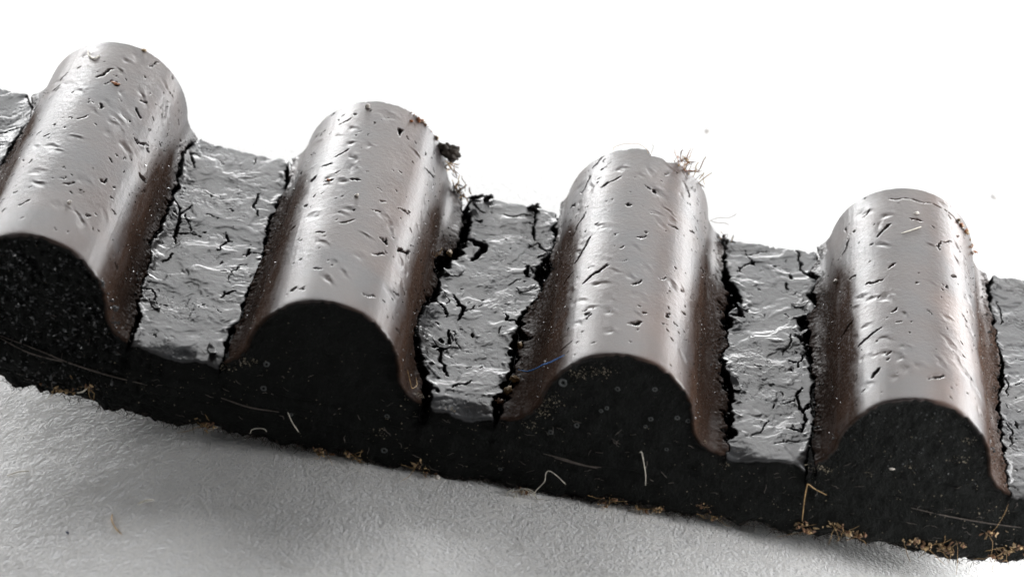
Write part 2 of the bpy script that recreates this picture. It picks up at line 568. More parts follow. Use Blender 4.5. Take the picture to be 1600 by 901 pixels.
BRANCH_CRACKS = [[0,[[3.79,7.71],[4.22,6.97],[4.32,6.02],[4.36,5.31]],0.088],[0,[[4.22,6.97],[4.45,7.5]],0.053],[0,[[4.32,5.96],[4.7,6.14],[4.94,6.08]],0.07],[0,[[4.06,9.49],[3.83,10.09],[4.15,10.26]],0.105],[0,[[3.91,2.52],[4.27,2.76],[4.46,2.25],[4.79,2.13]],0.053],[0,[[4.34,4.77],[4.28,4.3]],0.053],[1,[[-4.53,9.11],[-4.53,8.25],[-4.38,7.8]],0.07],[1,[[-4.24,6.05],[-4.25,5.52]],0.088],[1,[[-4.28,3.59],[-4.6,3.08]],0.053],[1,[[-5.14,5.52],[-4.88,6.14],[-5.11,6.58]],0.053],[1,[[4.45,5.66],[4.72,4.92],[4.67,4.39]],0.105],[1,[[4.43,3.74],[4.55,3.14],[4.41,2.7],[4.48,2.07],[4.72,1.54]],0.14],[1,[[3.84,4.98],[4.2,4.72],[4.32,4.42]],0.105],[1,[[4.31,10.09],[4.51,10.32],[4.7,9.85]],0.088],[1,[[4.41,8.81],[4.97,8.57],[4.9,8.04],[4.69,7.68]],0.3],[1,[[4.22,7.8],[3.87,7.56]],0.158],[1,[[4.88,10.47],[4.56,10.65],[4.41,10.86]],0.07],[1,[[5.1,1.15],[4.86,0.98],[5.33,1.48]],0.053],[1,[[4.21,0.92],[4.53,0.65]],0.088],[1,[[4.2,2.67],[4.34,3.23]],0.14],[2,[[-4.46,11.36],[-4.43,11.01],[-4.34,10.18],[-4.24,9.58],[-4.11,9.08],[-3.76,8.66]],0.123],[2,[[-3.84,8.16],[-4.08,7.98],[-4.38,7.89],[-4.34,7.24]],0.105],[2,[[-4.48,10.65],[-4.77,10.68],[-5.05,10.53],[-5.25,10.59]],0.07],[2,[[-4.32,4.75],[-4.62,4.83],[-4.83,5.1]],0.07],[2,[[-4.18,3.91],[-3.83,3.85]],0.246],[2,[[-4.27,3.14],[-4.46,3.14]],0.211],[2,[[-4.36,1.09],[-4.62,0.92]],0.246],[2,[[-4.07,8.45],[-3.93,8.69]],0.14],[2,[[4.53,7.74],[4.66,7.03],[4.27,7.0]],0.158],[2,[[4.25,6.14],[4.08,6.26]],0.123],[2,[[4.45,3.14],[4.22,3.29],[4.11,3.56]],0.123],[2,[[4.8,10.74],[4.9,10.09],[4.49,9.46]],0.053],[2,[[4.04,7.56],[4.15,7.3]],0.14],[2,[[4.45,1.78],[4.21,2.01]],0.105],[3,[[-4.41,11.27],[-4.35,10.68],[-4.21,10.15],[-4.0,9.88]],0.123],[3,[[-4.58,9.82],[-4.58,9.52]],0.158],[3,[[-4.79,9.29],[-4.65,8.87]],0.088],[3,[[-4.21,7.27],[-4.52,7.27],[-4.72,7.56]],0.053],[3,[[-4.22,3.8],[-4.34,3.35],[-4.22,2.85],[-4.07,2.07],[-4.28,1.57],[-4.63,1.66]],0.088],[3,[[-3.93,3.02],[-4.2,2.61]],0.088],[3,[[-4.07,5.58],[-4.38,4.8]],0.053],[3,[[-4.62,5.04],[-4.36,5.01]],0.053],[3,[[-4.25,6.14],[-4.48,6.35]],0.105],[3,[[4.25,9.85],[4.42,9.2],[4.32,8.63]],0.07],[3,[[4.21,3.32],[4.34,2.96],[4.28,2.19]],0.088],[3,[[4.24,6.02],[4.38,5.43],[4.28,4.72]],0.07],[0,[[-3.48,9.14],[-3.97,9.02],[-4.28,8.72]],0.105],[0,[[-3.2,8.01],[-3.76,9.02]],0.07]]
SLITS = [[0,-0.47,8.93,-0.09,9.55,0.088],[0,0.08,8.81,0.15,8.78,0.123],[0,-0.04,7.15,0.04,7.45,0.088],[0,0.96,8.57,1.23,8.78,0.088],[0,0.99,8.1,1.17,7.83,0.07],[0,1.31,6.61,1.81,7.0,0.061],[0,2.16,7.77,2.31,7.8,0.07],[0,-0.06,2.82,0.18,3.02,0.105],[0,0.88,3.71,0.98,3.91,0.07],[0,-1.31,5.49,-1.09,5.61,0.044],[0,-1.76,8.87,-1.62,9.02,0.044],[0,-1.78,9.4,-1.62,9.7,0.035],[0,-0.47,6.35,-0.22,6.67,0.035],[0,2.51,10.03,2.76,9.97,0.053],[0,1.92,5.52,2.23,5.64,0.123],[0,2.26,5.28,2.34,5.34,0.105],[0,0.84,1.81,1.03,1.9,0.088],[0,1.53,2.93,1.68,2.85,0.07],[0,2.35,1.36,2.55,1.51,0.105],[0,-0.98,1.63,-0.71,1.81,0.035],[0,3.66,7.03,3.82,7.09,0.123],[0,0.86,10.44,0.89,10.68,0.035],[0,0.89,10.68,1.1,11.01,0.035],[0,1.53,9.91,1.54,9.88,0.053],[0,1.75,10.18,1.78,10.21,0.07],[0,-0.23,7.5,-0.19,7.48,0.035],[0,3.21,9.97,3.32,10.06,0.088],[1,-1.29,10.0,-0.93,10.21,0.044],[1,-0.96,10.47,-0.81,10.41,0.07],[1,0.57,10.03,0.63,9.64,0.105],[1,-1.08,8.01,-0.77,8.31,0.044],[1,-1.5,7.68,-1.16,7.71,0.07],[1,-1.26,6.64,-0.99,6.58,0.105],[1,-1.83,7.09,-1.62,7.15,0.07],[1,-2.69,8.69,-2.58,8.48,0.07],[1,-0.4,6.56,-0.2,6.5,0.07],[1,1.12,5.84,1.54,6.11,0.07],[1,0.4,5.04,0.6,5.19,0.07],[1,-0.33,4.03,0.01,4.27,0.07],[1,-0.99,3.68,-0.81,3.62,0.053],[1,0.7,2.99,1.02,3.2,0.088],[1,1.45,3.94,1.9,4.48,0.088],[1,-2.02,4.6,-1.85,4.6,0.053],[1,-1.74,5.66,-1.65,5.52,0.088],[1,1.85,8.99,2.16,9.2,0.053],[1,1.99,9.49,2.12,9.46,0.053],[1,0.78,3.94,1.05,3.85,0.07],[1,0.85,7.74,0.96,7.71,0.053],[1,-2.24,8.93,-2.09,9.17,0.035],[1,2.24,7.3,2.45,7.33,0.053],[1,-1.33,0.77,-1.17,0.89,0.088],[1,-0.77,1.63,-0.57,1.57,0.053],[1,0.79,0.83,1.08,1.01,0.053],[1,1.6,1.96,1.86,2.1,0.07],[1,2.06,0.65,2.33,0.83,0.105],[1,0.82,10.68,0.86,10.68,0.088],[2,-1.3,9.2,-0.71,9.61,0.053],[2,-2.14,9.64,-1.81,10.44,0.053],[2,-1.69,10.83,-1.37,11.18,0.053],[2,-1.48,10.35,-1.22,10.38,0.035],[2,-2.33,7.24,-1.86,8.07,0.053],[2,-1.9,5.49,-1.45,6.5,0.061],[2,-1.53,4.0,-0.86,4.66,0.079],[2,0.18,8.93,0.33,8.78,0.088],[2,-0.51,8.01,-0.36,7.83,0.088],[2,0.78,7.27,1.19,7.36,0.079],[2,-0.05,5.99,0.23,6.2,0.053],[2,-0.56,5.43,-0.37,5.58,0.035],[2,0.64,4.27,0.88,4.45,0.07],[2,-0.05,3.56,0.13,3.8,0.088],[2,-2.59,9.55,-2.34,9.2,0.088],[2,1.37,10.0,1.43,9.61,0.044],[2,1.61,7.86,1.82,8.04,0.035],[2,2.37,6.85,2.82,7.42,0.053],[2,-2.35,4.77,-2.0,5.07,0.053],[2,-1.34,2.28,-1.24,2.19,0.088],[2,-0.01,1.54,0.26,1.78,0.105],[2,-0.96,0.62,-0.86,0.68,0.053],[2,0.93,2.55,1.15,2.79,0.053],[2,1.57,3.35,1.76,3.47,0.07],[2,0.92,2.1,0.95,2.1,0.07],[2,-2.02,1.04,-1.67,1.18,0.053],[3,-1.13,8.57,-0.78,9.17,0.088],[3,-2.45,8.78,-2.05,9.4,0.07],[3,-1.58,10.12,-1.36,10.29,0.044],[3,-1.5,6.23,-1.09,6.23,0.088],[3,-2.1,7.12,-1.88,7.06,0.07],[3,-0.86,6.7,-0.64,6.94,0.044],[3,1.02,6.88,1.29,7.03,0.123],[3,-0.84,4.36,-0.68,4.57,0.088],[3,0.64,8.07,0.77,8.51,0.053],[3,0.77,8.51,1.16,9.02,0.035],[3,-1.34,3.62,-1.08,3.77,0.044],[3,-2.33,4.6,-2.06,4.75,0.061],[3,-0.09,9.37,0.18,9.43,0.053],[3,-1.81,3.2,-1.12,3.74,0.053],[3,-2.52,4.51,-2.09,4.75,0.07],[3,-1.44,1.33,-1.23,1.63,0.088],[3,-1.03,2.16,-0.82,2.37,0.053],[3,0.11,1.09,0.51,1.33,0.105],[3,-0.7,10.62,-0.15,10.59,0.035],[3,-0.15,10.59,0.37,10.53,0.035],[3,0.37,10.53,0.92,10.56,0.044],[3,0.92,10.56,1.4,10.59,0.044],[3,1.4,10.59,1.71,10.47,0.07],[3,1.71,10.47,2.02,10.56,0.088],[3,-2.28,10.21,-2.23,10.06,0.053],[3,-1.9,9.67,-1.86,9.58,0.053],[3,-1.4,8.28,-1.37,8.22,0.053],[3,0.81,6.08,0.88,6.2,0.053],[3,1.47,4.72,1.55,4.75,0.053]]

CRACK_WIDTH = {'L0': 0.11, 'R0': 0.07, 'L1': 0.11, 'R1': 0.18, 'L2': 0.20, 'R2': 0.17, 'L3': 0.11, 'R3': 0.09}
N_TEETH = 4
END_LEFT, END_RIGHT = -5.75, (N_TEETH - 1) * LP + 5.9      # where the sample was cut off, just past a tooth root
NY = 350


def crack_q(key, y):
    pts = sorted(MAIN_CRACKS[key], key=lambda p: p[1])
    yy, qq = [p[1] for p in pts], [p[0] for p in pts]
    sd = sum(ord(ch) for ch in key) * 7
    return np.interp(y, yy, qq) + 0.07 * vnoise(y * 3.4, 0.5, sd) + 0.05 * vnoise(y * 9.0, 3.5, sd + 1) + 0.025 * vnoise(y * 31.0, 1.5, sd + 2)


# the widest tears: distance across the belt, half length, extra width
TEARS = {'R1': ((8.9, 0.7, 0.10), (7.3, 0.5, 0.14), (5.0, 0.6, 0.08), (1.6, 0.7, 0.10)), 'L2': ((7.4, 0.9, 0.16), (4.2, 0.8, 0.20), (1.1, 0.7, 0.22)),
         'R2': ((8.2, 0.7, 0.14), (6.6, 0.3, 0.12), (3.3, 0.6, 0.16), (1.2, 0.7, 0.20)), 'L3': ((8.6, 0.4, 0.06), (7.3, 0.4, 0.08)), 'L1': ((6.5, 0.8, 0.06),)}


def crack_w(key, y):
    sd = sum(ord(ch) for ch in key) * 11
    w = CRACK_WIDTH[key] * (0.62 + 0.95 * vnoise(y * 0.9, 7.5, sd) + 0.55 * vnoise(y * 4.5, 2.5, sd + 3))
    w = w * 0.85
    for y0, r, e in TEARS.get(key, ()):
        w = w + e * np.exp(-((y - y0) / r) ** 2) * (0.8 + 0.7 * vnoise(y * 5.5, y0, sd + 9))
    return np.maximum(w, 0.014)


def seg_dist(Q, Y, a, b):
    """distance to a segment and the position along it"""
    dx, dy = b[0] - a[0], b[1] - a[1]
    t = np.clip(((Q - a[0]) * dx + (Y - a[1]) * dy) / (dx * dx + dy * dy + 1e-9), 0, 1)
    return np.hypot(Q - a[0] - t * dx, Y - a[1] - t * dy), t


def carve(Q, Y, d, torn, pts, w, depth, taper=True, bleed=1.0):
    """cut a narrow ragged groove along a polyline"""
    qs, ys = [p[0] for p in pts], [p[1] for p in pts]
    m = (Q > min(qs) - 0.5) & (Q < max(qs) + 0.5) & (Y > min(ys) - 0.5) & (Y < max(ys) + 0.5)
    if not m.any():
        return
    q, y = Q[m], Y[m]
    jq = q + 0.08 * vnoise(q * 4, y * 4, 51) + 0.025 * vnoise(q * 16, y * 16, 52)
    jy = y + 0.08 * vnoise(q * 4, y * 4, 53) + 0.025 * vnoise(q * 16, y * 16, 54)
    best = np.full(q.shape, 9.0)
    n = len(pts) - 1
    for k in range(n):
        dd, t = seg_dist(jq, jy, pts[k], pts[k + 1])
        u = (k + t) / n
        ww = w * 0.5 * ((0.35 + 0.65 * np.sqrt(np.clip(4 * u * (1 - u), 0, 1))) if taper else 1.0)
        best = np.minimum(best, dd / ww)
    cut = 1 - sstep(best, 0.55, 1.25)
    d[m] -= depth * cut
    torn[m] = np.maximum(torn[m], 1 - sstep(best, 0.85, 1.25 * bleed))


def dull_flank_mask(q, y):
    """dull dark brown flank; starts lower and fades out towards the far edge"""
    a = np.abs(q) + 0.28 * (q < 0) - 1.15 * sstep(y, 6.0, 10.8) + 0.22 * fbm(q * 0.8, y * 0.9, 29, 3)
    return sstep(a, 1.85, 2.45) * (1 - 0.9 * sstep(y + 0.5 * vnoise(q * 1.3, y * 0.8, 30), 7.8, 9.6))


def surface(i, Q, Y, kind):
    """relief of the facing at tooth-local q (relative to tooth i); returns height along the normal, torn, scuff"""
    G = Q + i * LP
    d = np.zeros(Q.shape)
    torn = np.zeros(Q.shape)
    dull_flank = np.zeros(Q.shape)
    rng = np.random.default_rng(100 + i * 10 + (0 if kind == 'tooth' else 5))
    if kind == 'tooth':
        d += 0.016 * fbm(G * 0.55, Y * 0.45, 21, 2) + 0.0016 * fbm(G * 7, Y * 7, 22, 3) * sstep(Y, 0.5, 3.0)
        d += 0.0022 * sstep(Y, 0.5, 3.0) * fbm(G * 14, Y * 14, 27, 2)
        sc = dull_flank_mask(Q, Y)
        dull_flank = np.clip(sc * (0.95 + 0.5 * fbm(G * 3.5, Y * 0.9, 23, 4)), 0, 1)
        d += sc * (0.006 * fbm(G * 9, Y * 0.7, 24, 3) + 0.010 * fbm(G * 10, Y * 8, 25, 3))
        d += 0.003 * fbm(G * 9, Y * 0.5, 26, 2) * sstep(np.abs(Q), 0.9, 1.6)
        # shallow scooped dents, most of them lying down to the right
        for k in range(46):
            q0, y0 = rng.uniform(-2.3, 2.4), rng.uniform(0.8, WIDTH - 0.3)
            an = -0.95 + rng.normal(0, 0.35)
            L, Wd, dep = rng.uniform(0.10, 0.30), rng.uniform(0.07, 0.16), rng.uniform(0.012, 0.028)
            m = (np.abs(Q - q0) < 0.6) & (np.abs(Y - y0) < 0.6)
            q, y = Q[m] - q0, Y[m] - y0
            q = q + 0.06 * vnoise(q * 5 + k, y * 5, 31)
            y = y + 0.06 * vnoise(q * 5, y * 5 + k, 32)
            u, v = q * math.cos(an) + y * math.sin(an), -q * math.sin(an) + y * math.cos(an)
            e = (u / L) ** 2 + (v / Wd) ** 2
            s = np.exp(-e * 1.2)
            d[m] -= dep * s * (0.85 + 0.35 * vnoise(v * 16 + k, u * 3, 33))
            d[m] += 0.4 * dep * np.exp(-((u / L) ** 2 * 1.3 + ((v - 1.5 * Wd) / (0.6 * Wd)) ** 2))
        for (ti, a, b, c, e, w) in SLITS:
            if ti == i:
                carve(Q, Y, d, torn, [(a, b), ((a + c) / 2 + 0.02, (b + e) / 2), (c, e)], w * 1.0, 0.13 + w, True)
        for k in range(130):
            side = rng.random()
            q0 = rng.normal(2.2, 0.7) if side < 0.4 else (rng.normal(-2.2, 0.6) if side < 0.6 else rng.uniform(-2, 2))
            y0, r = rng.uniform(0.3, WIDTH), rng.uniform(0.007, 0.022)
            L = rng.uniform(0.0, 0.12)
            an = rng.normal(0.9 if q0 < 0 else -1.0, 0.4)
            carve(Q, Y, d, torn, [(q0, y0), (q0 + L * math.cos(an) + 1e-3, y0 + L * math.sin(an))], r * 2, 0.045, False)
        # crumbly strip beside the root cracks
        for key, sgn in (('L%d' % i, -1), ('R%d' % i, 1)):
            cq = crack_q(key, Y)
            near = np.exp(-((Q - cq) / 0.30) ** 2)
            wl = worley(G * 9, Y * 8, 41)
            d += near * (0.055 * (0.5 - wl) + 0.03 * fbm(G * 5, Y * 5, 42, 3))
            torn = np.maximum(torn, near * sstep(fbm(G * 4, Y * 2.5, 43, 4), 0.10, 0.32) * 0.4)
    else:
        w1 = fbm(G * 0.9, Y * 0.9, 61, 3)
        w2 = fbm(G * 0.9, Y * 0.9, 62, 3)
        a = (G + 0.55 * w1) * 0.80 + (Y + 0.55 * w2) * 0.62
        b = -(G + 0.55 * w1) * 0.62 + (Y + 0.55 * w2) * 0.80
        f = fbm(a * 0.55, b * 1.0, 63, 4, 0.5)
        t = f * 3.0
        st = (np.floor(t) + sstep(t - np.floor(t), 0.30, 1.0)) / 3.0
        rougher = sstep(fbm(G * 1.1, Y * 1.1, 66, 3), -0.02, 0.22)
        d += 0.052 * st + 0.036 * f + rougher * (0.015 * fbm(a * 4.0, b * 7.0, 64, 4, 0.6) + 0.012 * (0.5 - worley(a * 6, b * 8, 67)))
        d += 0.006 * fbm(G * 8, Y * 8, 65, 4, 0.65)
        fine = sstep(fbm(G * 1.6, Y * 1.6, 68, 3), -0.05, 0.25)
        d -= 0.014 * fine * sstep(fbm(G * 11, Y * 11, 69, 3, 0.6), 0.12, 0.42)
        for k in range(6):
            x0, y0 = rng.uniform(4.1, LP - 4.1), rng.uniform(0.6, WIDTH - 0.5)
            an = rng.choice([-0.5, 0.4, 1.4, 2.4]) + rng.normal(0, 0.4)
            pts = [(x0, y0)]
            for j in range(rng.integers(2, 5)):
                an += rng.normal(0, 0.5)
                st_ = rng.uniform(0.10, 0.30)
                pts.append((pts[-1][0] + st_ * math.cos(an), pts[-1][1] + st_ * 1.4 * math.sin(an)))
            carve(Q, Y, d, torn, pts, rng.uniform(0.018, 0.035), 0.07)
        for k in range(26):
            x0 = rng.uniform(4.0, LP - 4.0)
            y0, r, L = rng.uniform(0.3, WIDTH), rng.uniform(0.012, 0.028), rng.uniform(0.02, 0.22)
            an = rng.normal(-0.7, 0.9)
            carve(Q, Y, d, torn, [(x0, y0), (x0 + L * math.cos(an), y0 + L * math.sin(an))], r * 2, 0.08)
    for (ti, pts, w) in BRANCH_CRACKS:
        off = (ti - i) * LP
        carve(Q, Y, d, torn, [(p[0] + off, p[1]) for p in pts], w * 0.72, 0.26)
    for k in range(N_TEETH):
        for key in ('L%d' % k, 'R%d' % k):
            cq = crack_q(key, Y) + (k - i) * LP
            if np.abs(Q - cq).min() > 0.6:
                continue
            w = crack_w(key, Y)
            e = np.abs(Q - cq)
            cut = 1 - sstep(e, 0.30 * w, 0.85 * w + 0.012)
            lip = np.exp(-((e - 1.35 * w - 0.05) / 0.09) ** 2) * np.clip(0.4 + 0.9 * vnoise(Y * 3.1, k * 3.3, 71), 0, 1)
            d += 0.05 * lip * (1 if kind == 'land' else 0.5)
            d -= np.minimum(0.10 + 2.6 * w, 0.55) * cut
            torn = np.maximum(torn, 1 - sstep(e, 0.75 * w, 1.05 * w + 0.02))
    d -= 0.02 * np.exp(-Y / 0.05)
    if kind == 'land':
        d -= np.clip(0.07 + 0.12 * vnoise(G * 1.6, 0.4, 87) + 0.05 * vnoise(G * 5, 0.4, 88), 0, 1) * np.exp(-(Y / 0.32) ** 2)
    return d, np.clip(torn, 0, 1), dull_flank


def brown_tint(i, Q, Y):
    """brown tint, mostly right of the crown"""
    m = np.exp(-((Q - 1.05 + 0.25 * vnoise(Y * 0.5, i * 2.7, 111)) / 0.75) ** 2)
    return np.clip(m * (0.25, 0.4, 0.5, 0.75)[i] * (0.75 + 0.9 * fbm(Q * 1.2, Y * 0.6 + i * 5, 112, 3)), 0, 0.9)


def back_chip(Q, i):
    c = 0.02 + (0.012 + 0.02 * (i in (1, 2)) + 0.04 * (np.abs(Q) > 3.9)) * (vnoise(Q * 6, i * 3.3, 81) + 0.6 * vnoise(Q * 17, i * 2.1, 82))
    if i == 2:
        c = c + 0.32 * sstep(Q, -0.02, 0.10) * (1 - sstep(Q, 0.55, 1.05)) + 0.10 * sstep(Q, 0.4, 0.6) * (1 - sstep(Q, 1.6, 2.0))
    if i == 1:
        c = c + 0.10 * sstep(Q, 0.6, 1.0) * (1 - sstep(Q, 2.4, 2.8))
    return np.maximum(c, 0)


def sheet(i, QL, QR, nq, kind, name, mat, parent):
    """one tooth's facing or one land as a relief sheet between two crack lines"""
    v = np.linspace(0, 1, NY)
    u = np.linspace(0, 1, nq)
    Y0 = v * WIDTH
    ql, qr = QL(Y0), QR(Y0)
    Q = ql[None, :] + u[:, None] * (qr - ql)[None, :]
    Y = np.broadcast_to(v[None, :], Q.shape) * (WIDTH - back_chip(Q, i))
    Y = Y + (1 - v[None, :]) ** 8 * 0.03 * vnoise(Q * 7, 0.3, 83)
    d, torn, dull_flank = surface(i, Q, Y, kind)
    # turned-down front edge: the thickness of the facing
    Q = np.concatenate([Q[:, :1], Q[:, :1], Q], 1)
    Y = np.concatenate([Y[:, :1] + 0.03, Y[:, :1] - 0.004, Y], 1)
    d = np.concatenate([d[:, :1] - 0.11, d[:, :1] - 0.04, d], 1)
    torn = np.concatenate([np.maximum(torn[:, :1], 0.9), np.maximum(torn[:, :1], 0.35), torn], 1)
    dull_flank = np.concatenate([dull_flank[:, :1]] * 2 + [dull_flank], 1)
    x, z, nx, nz = prof(Q)
    s, h = S0 + PITCH * i + x + nx * d, z + nz * d
    o = mesh_obj(name, bend(s, h, Y), grid_faces(nq, NY + 2), mat, parent, True, {'torn': torn, 'dull_flank': dull_flank, 'brown_tint': brown_tint(i, Q, Y) if kind == 'tooth' else 0 * Q})
    return o, s, h, Y


def face_relief(s, z):
    """how far the cut side stands back, mm"""
    grainy = 1 - sstep(s, -10.2, -7.5)
    fine = 0.35 + 0.65 * sstep(s, 7.5, 10.5)
    r = 0.035 + 0.05 * fbm(s * 0.8, z * 1.6, 91, 3) + 0.05 * fbm(s * 2.2, z * 2.6, 98, 3) + 0.030 * vnoise(s * 0.55, z * 9.0, 92) * np.exp(-((z + 0.95) / 0.7) ** 2)
    r = r + 0.010 * fbm(s * 9, z * 9, 93, 3)
    r = r + (grainy * 0.12 + fine * 0.025) * fbm(s * 5.5, z * 4.5, 94, 4, 0.6)
    cord = -0.93 - 0.10 * np.sin(s * 0.35) + 0.12 * vnoise(s * 0.5, 0.7, 95)
    r = r + 0.11 * np.exp(-((z - cord - 0.16) / 0.09) ** 2) * (0.5 + 0.5 * vnoise(s * 0.7, 4.4, 96)) * (0.4 + 0.6 * grainy)
    r = r - (0.04 + 0.10 * grainy) * sstep(cord - z, -0.03, 0.06) * sstep(z, -THICK + 0.1, -1.5)
    r = r - 0.06 * np.exp(-((z - cord) / 0.06) ** 2) * np.clip(vnoise(s * 0.9, 8.4, 97), 0, 1)
    return r


belt = empty('timing_belt', tuple(bend(np.array([0.0]), -THICK, WIDTH / 2)[0]))
thing(belt, 'worn black toothed rubber belt with four rounded teeth and cracked grooves lying on white paper', 'toothed belt')
bpy.context.view_layer.update()


def to_belt(o):
    """parent to the belt, keeping the place"""
    o.parent = belt
    o.matrix_parent_inverse = belt.matrix_world.inverted()
    return o


TOOTH_LABEL = {0: 'tooth with the grainiest cut face, at the high end of the belt', 1: 'tooth with a black ragged clump on its far edge',
               2: 'tooth with a chipped far edge and frayed brown fibres', 3: 'tooth with a long rusty cut along its far edge'}
fronts, backs, teeth, lands = [], [], [], []
for i in range(N_TEETH):
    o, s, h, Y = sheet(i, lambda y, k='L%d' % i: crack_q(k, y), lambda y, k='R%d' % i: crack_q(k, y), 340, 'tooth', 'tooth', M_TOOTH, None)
    to_belt(o)
    o['label'] = TOOTH_LABEL[i]
    teeth.append(o)
    fs, fh, fy = s[:, 1], h[:, 1], Y[:, 1]
    fronts.append((fs, np.minimum(fh, 0.0)))
    # cut face in front and behind, filling the tooth outline
    for front in (True, False):
        rs, rh, ry = (fs, fh, fy) if front else (s[:, -1], h[:, -1], Y[:, -1])
        nb = 90 if front else 8
        bb = np.linspace(0, 1, nb)
        lo = np.minimum(rh, 0.0)
        Z = lo[:, None] + bb[None, :] * (rh - lo)[:, None]
        sl = np.linspace(rs[0], rs[-1], len(rs))
        S = rs[:, None] * (0.25 + 0.75 * bb[None, :]) + sl[:, None] * 0.75 * (1 - bb[None, :])
        if front:
            S = np.broadcast_to(rs[:, None], Z.shape)
            rim = sstep((rh[:, None] - Z), 0.0, 0.22)
            Yf = 0.012 + (face_relief(S, Z) + 0.02) * rim
        else:
            Yf = ry[:, None] - 0.004 + 0.0 * Z
        f = mesh_obj('cut_face', bend(S, Z, Yf), grid_faces(len(rs), nb, not front), M_RUBBER, None)
        f.parent = o
        f.matrix_parent_inverse = o.matrix_basis.inverted() @ belt.matrix_world @ belt.matrix_world.inverted()
        f.matrix_parent_inverse = (belt.matrix_world @ o.matrix_parent_inverse @ o.matrix_basis).inverted()

for i in range(-1, N_TEETH):
    ref = max(i, 0)
    if i < 0:
        QL, QR = (lambda y: np.full(np.shape(y), END_LEFT) + 0.02 * vnoise(y * 5, 0.2, 3)), (lambda y: crack_q('L0', y))
    elif i == N_TEETH - 1:
        QL, QR = (lambda y: crack_q('R%d' % (N_TEETH - 1), y)), (lambda y: np.full(np.shape(y), END_RIGHT - (N_TEETH - 1) * LP) + 0.02 * vnoise(y * 5, 0.2, 4))
    else:
        QL, QR = (lambda y, k='R%d' % i: crack_q(k, y)), (lambda y, k='L%d' % (i + 1): crack_q(k, y) + LP)
    o, s, h, Y = sheet(ref, QL, QR, 150, 'land', 'groove_floor', M_LAND, None)
    to_belt(o)
    lands.append(o)
    fronts.append((s[:, 1], h[:, 1]))

# backing: one closed strip, its front top edge follows the sheets
fs = np.concatenate([a for a, _ in fronts])
fh = np.concatenate([b for _, b in fronts])
k = np.argsort(fs)
fs, fh = fs[k], fh[k]
SS = np.linspace(fs[0], fs[-1], 1500)
TOPZ = np.interp(SS, fs, fh)
LAND = 1 - np.clip(sum(((SS > a[0]) & (SS < a[-1])).astype(float) for a, _ in fronts[:N_TEETH]), 0, 1)
ragged = 0.09 * vnoise(SS * 1.1, 0.2, 101) + 0.10 * vnoise(SS * 3.2, 0.2, 102) + 0.05 * vnoise(SS * 8, 0.4, 103) + 0.025 * vnoise(SS * 21, 0.4, 104)
ragged = ragged - 0.05
BOT = -THICK + ragged
rows = []
nz = 64
for t in np.linspace(0, 1, nz):
    z = TOPZ * (1 - t) + BOT * t
    edge = 1 - LAND * (1 - min(1.0, t / 0.03))
    under = sstep(np.array(t), 0.86, 1.0) * (0.10 + 0.10 * vnoise(SS * 2.4, 1.2, 105))
    rows.append((z, 0.012 + (face_relief(SS, z) + 0.02) * edge + under))
rows.append((BOT + 0.03, np.full_like(SS, 0.45)))
rows.append((np.full_like(SS, -THICK + 0.02), np.full_like(SS, 1.2)))
rows.append((np.full_like(SS, -THICK + 0.02), np.full_like(SS, WIDTH - 0.6)))
rows.append((np.full_like(SS, -THICK + 0.06), np.full_like(SS, WIDTH - 0.13)))
rows.append((np.minimum(np.interp(SS, fs, fh), 0) - 0.12, np.full_like(SS, WIDTH - 0.13)))
rows.append((np.full_like(SS, -1.05), np.full_like(SS, WIDTH - 0.5)))
rows.append((np.full_like(SS, -1.05), np.full_like(SS, 0.4)))
V = np.stack([bend(SS, z, y) for z, y in rows], 1)
nr = len(rows)
a = np.arange(len(SS) * nr).reshape(len(SS), nr)
b = np.roll(a, -1, axis=1)
F = np.stack([a[:-1], a[1:], b[1:], b[:-1]], -1).reshape(-1, 4)
caps = [np.stack([a[e, 0:nz - 1], a[e, 1:nz], np.full(nz - 1, a[e, nz + 2]), np.full(nz - 1, a[e, nz + 5])], -1) for e in (0, -1)]
backing = to_belt(mesh_obj('backing_strip', V, np.concatenate([F] + caps), M_RUBBER))

# ------------------------------------------------------------------ small parts of the belt: lifted flakes, dried spots, frayed edge
def flake_part(i, q, y, size, lift, an, parent, name='flake', mat=None, tilt=0.5):
    """a curled, ragged chip of facing still hanging on at one edge"""
    rng = random.Random(int(1000 * q + 77 * y + i))
    n, m = 14, 5
    V, F = [], []
    x, z, nx, nz = prof(np.array([q]))
    for layer in (0, 1):
        for a in range(n):
            t = 2 * math.pi * a / n
            rr = size * (0.72 + 0.38 * rng.random()) * (1 + 0.35 * math.cos(2 * t))
            for b in range(m):
                f = b / (m - 1)
                u, v = rr * f * math.cos(t), rr * f * math.sin(t) * 0.75
                qq, yy = q + u * math.cos(an) - v * math.sin(an), y + u * math.sin(an) + v * math.cos(an)
                hh = 0.5 * lift + 0.45 * tilt * u + 0.35 * u * u / size - layer * 0.03 + 0.01 * math.sin(9 * t + 5 * f)
                V.append(tuple(bend(S0 + PITCH * i + x[0] + (qq - q) * nz[0] + nx[0] * hh, z[0] - (qq - q) * nx[0] + nz[0] * hh, yy).ravel()))
    for layer in (0, 1):
        o = layer * n * m
        for a in range(n):
            a2 = (a + 1) % n
            for b in range(m - 1):
                f = (o + a * m + b, o + a * m + b + 1, o + a2 * m + b + 1, o + a2 * m + b)
                F.append(f if layer == 0 else f[::-1])
    for a in range(n):
        a2 = (a + 1) % n
        F.append((a * m + m - 1, n * m + a * m + m - 1, n * m + a2 * m + m - 1, a2 * m + m - 1))
    o = mesh_obj(name, V, F, mat or M_LAND)
    o.parent = parent
    o.matrix_parent_inverse = (belt.matrix_world @ parent.matrix_parent_inverse).inverted()
    return o


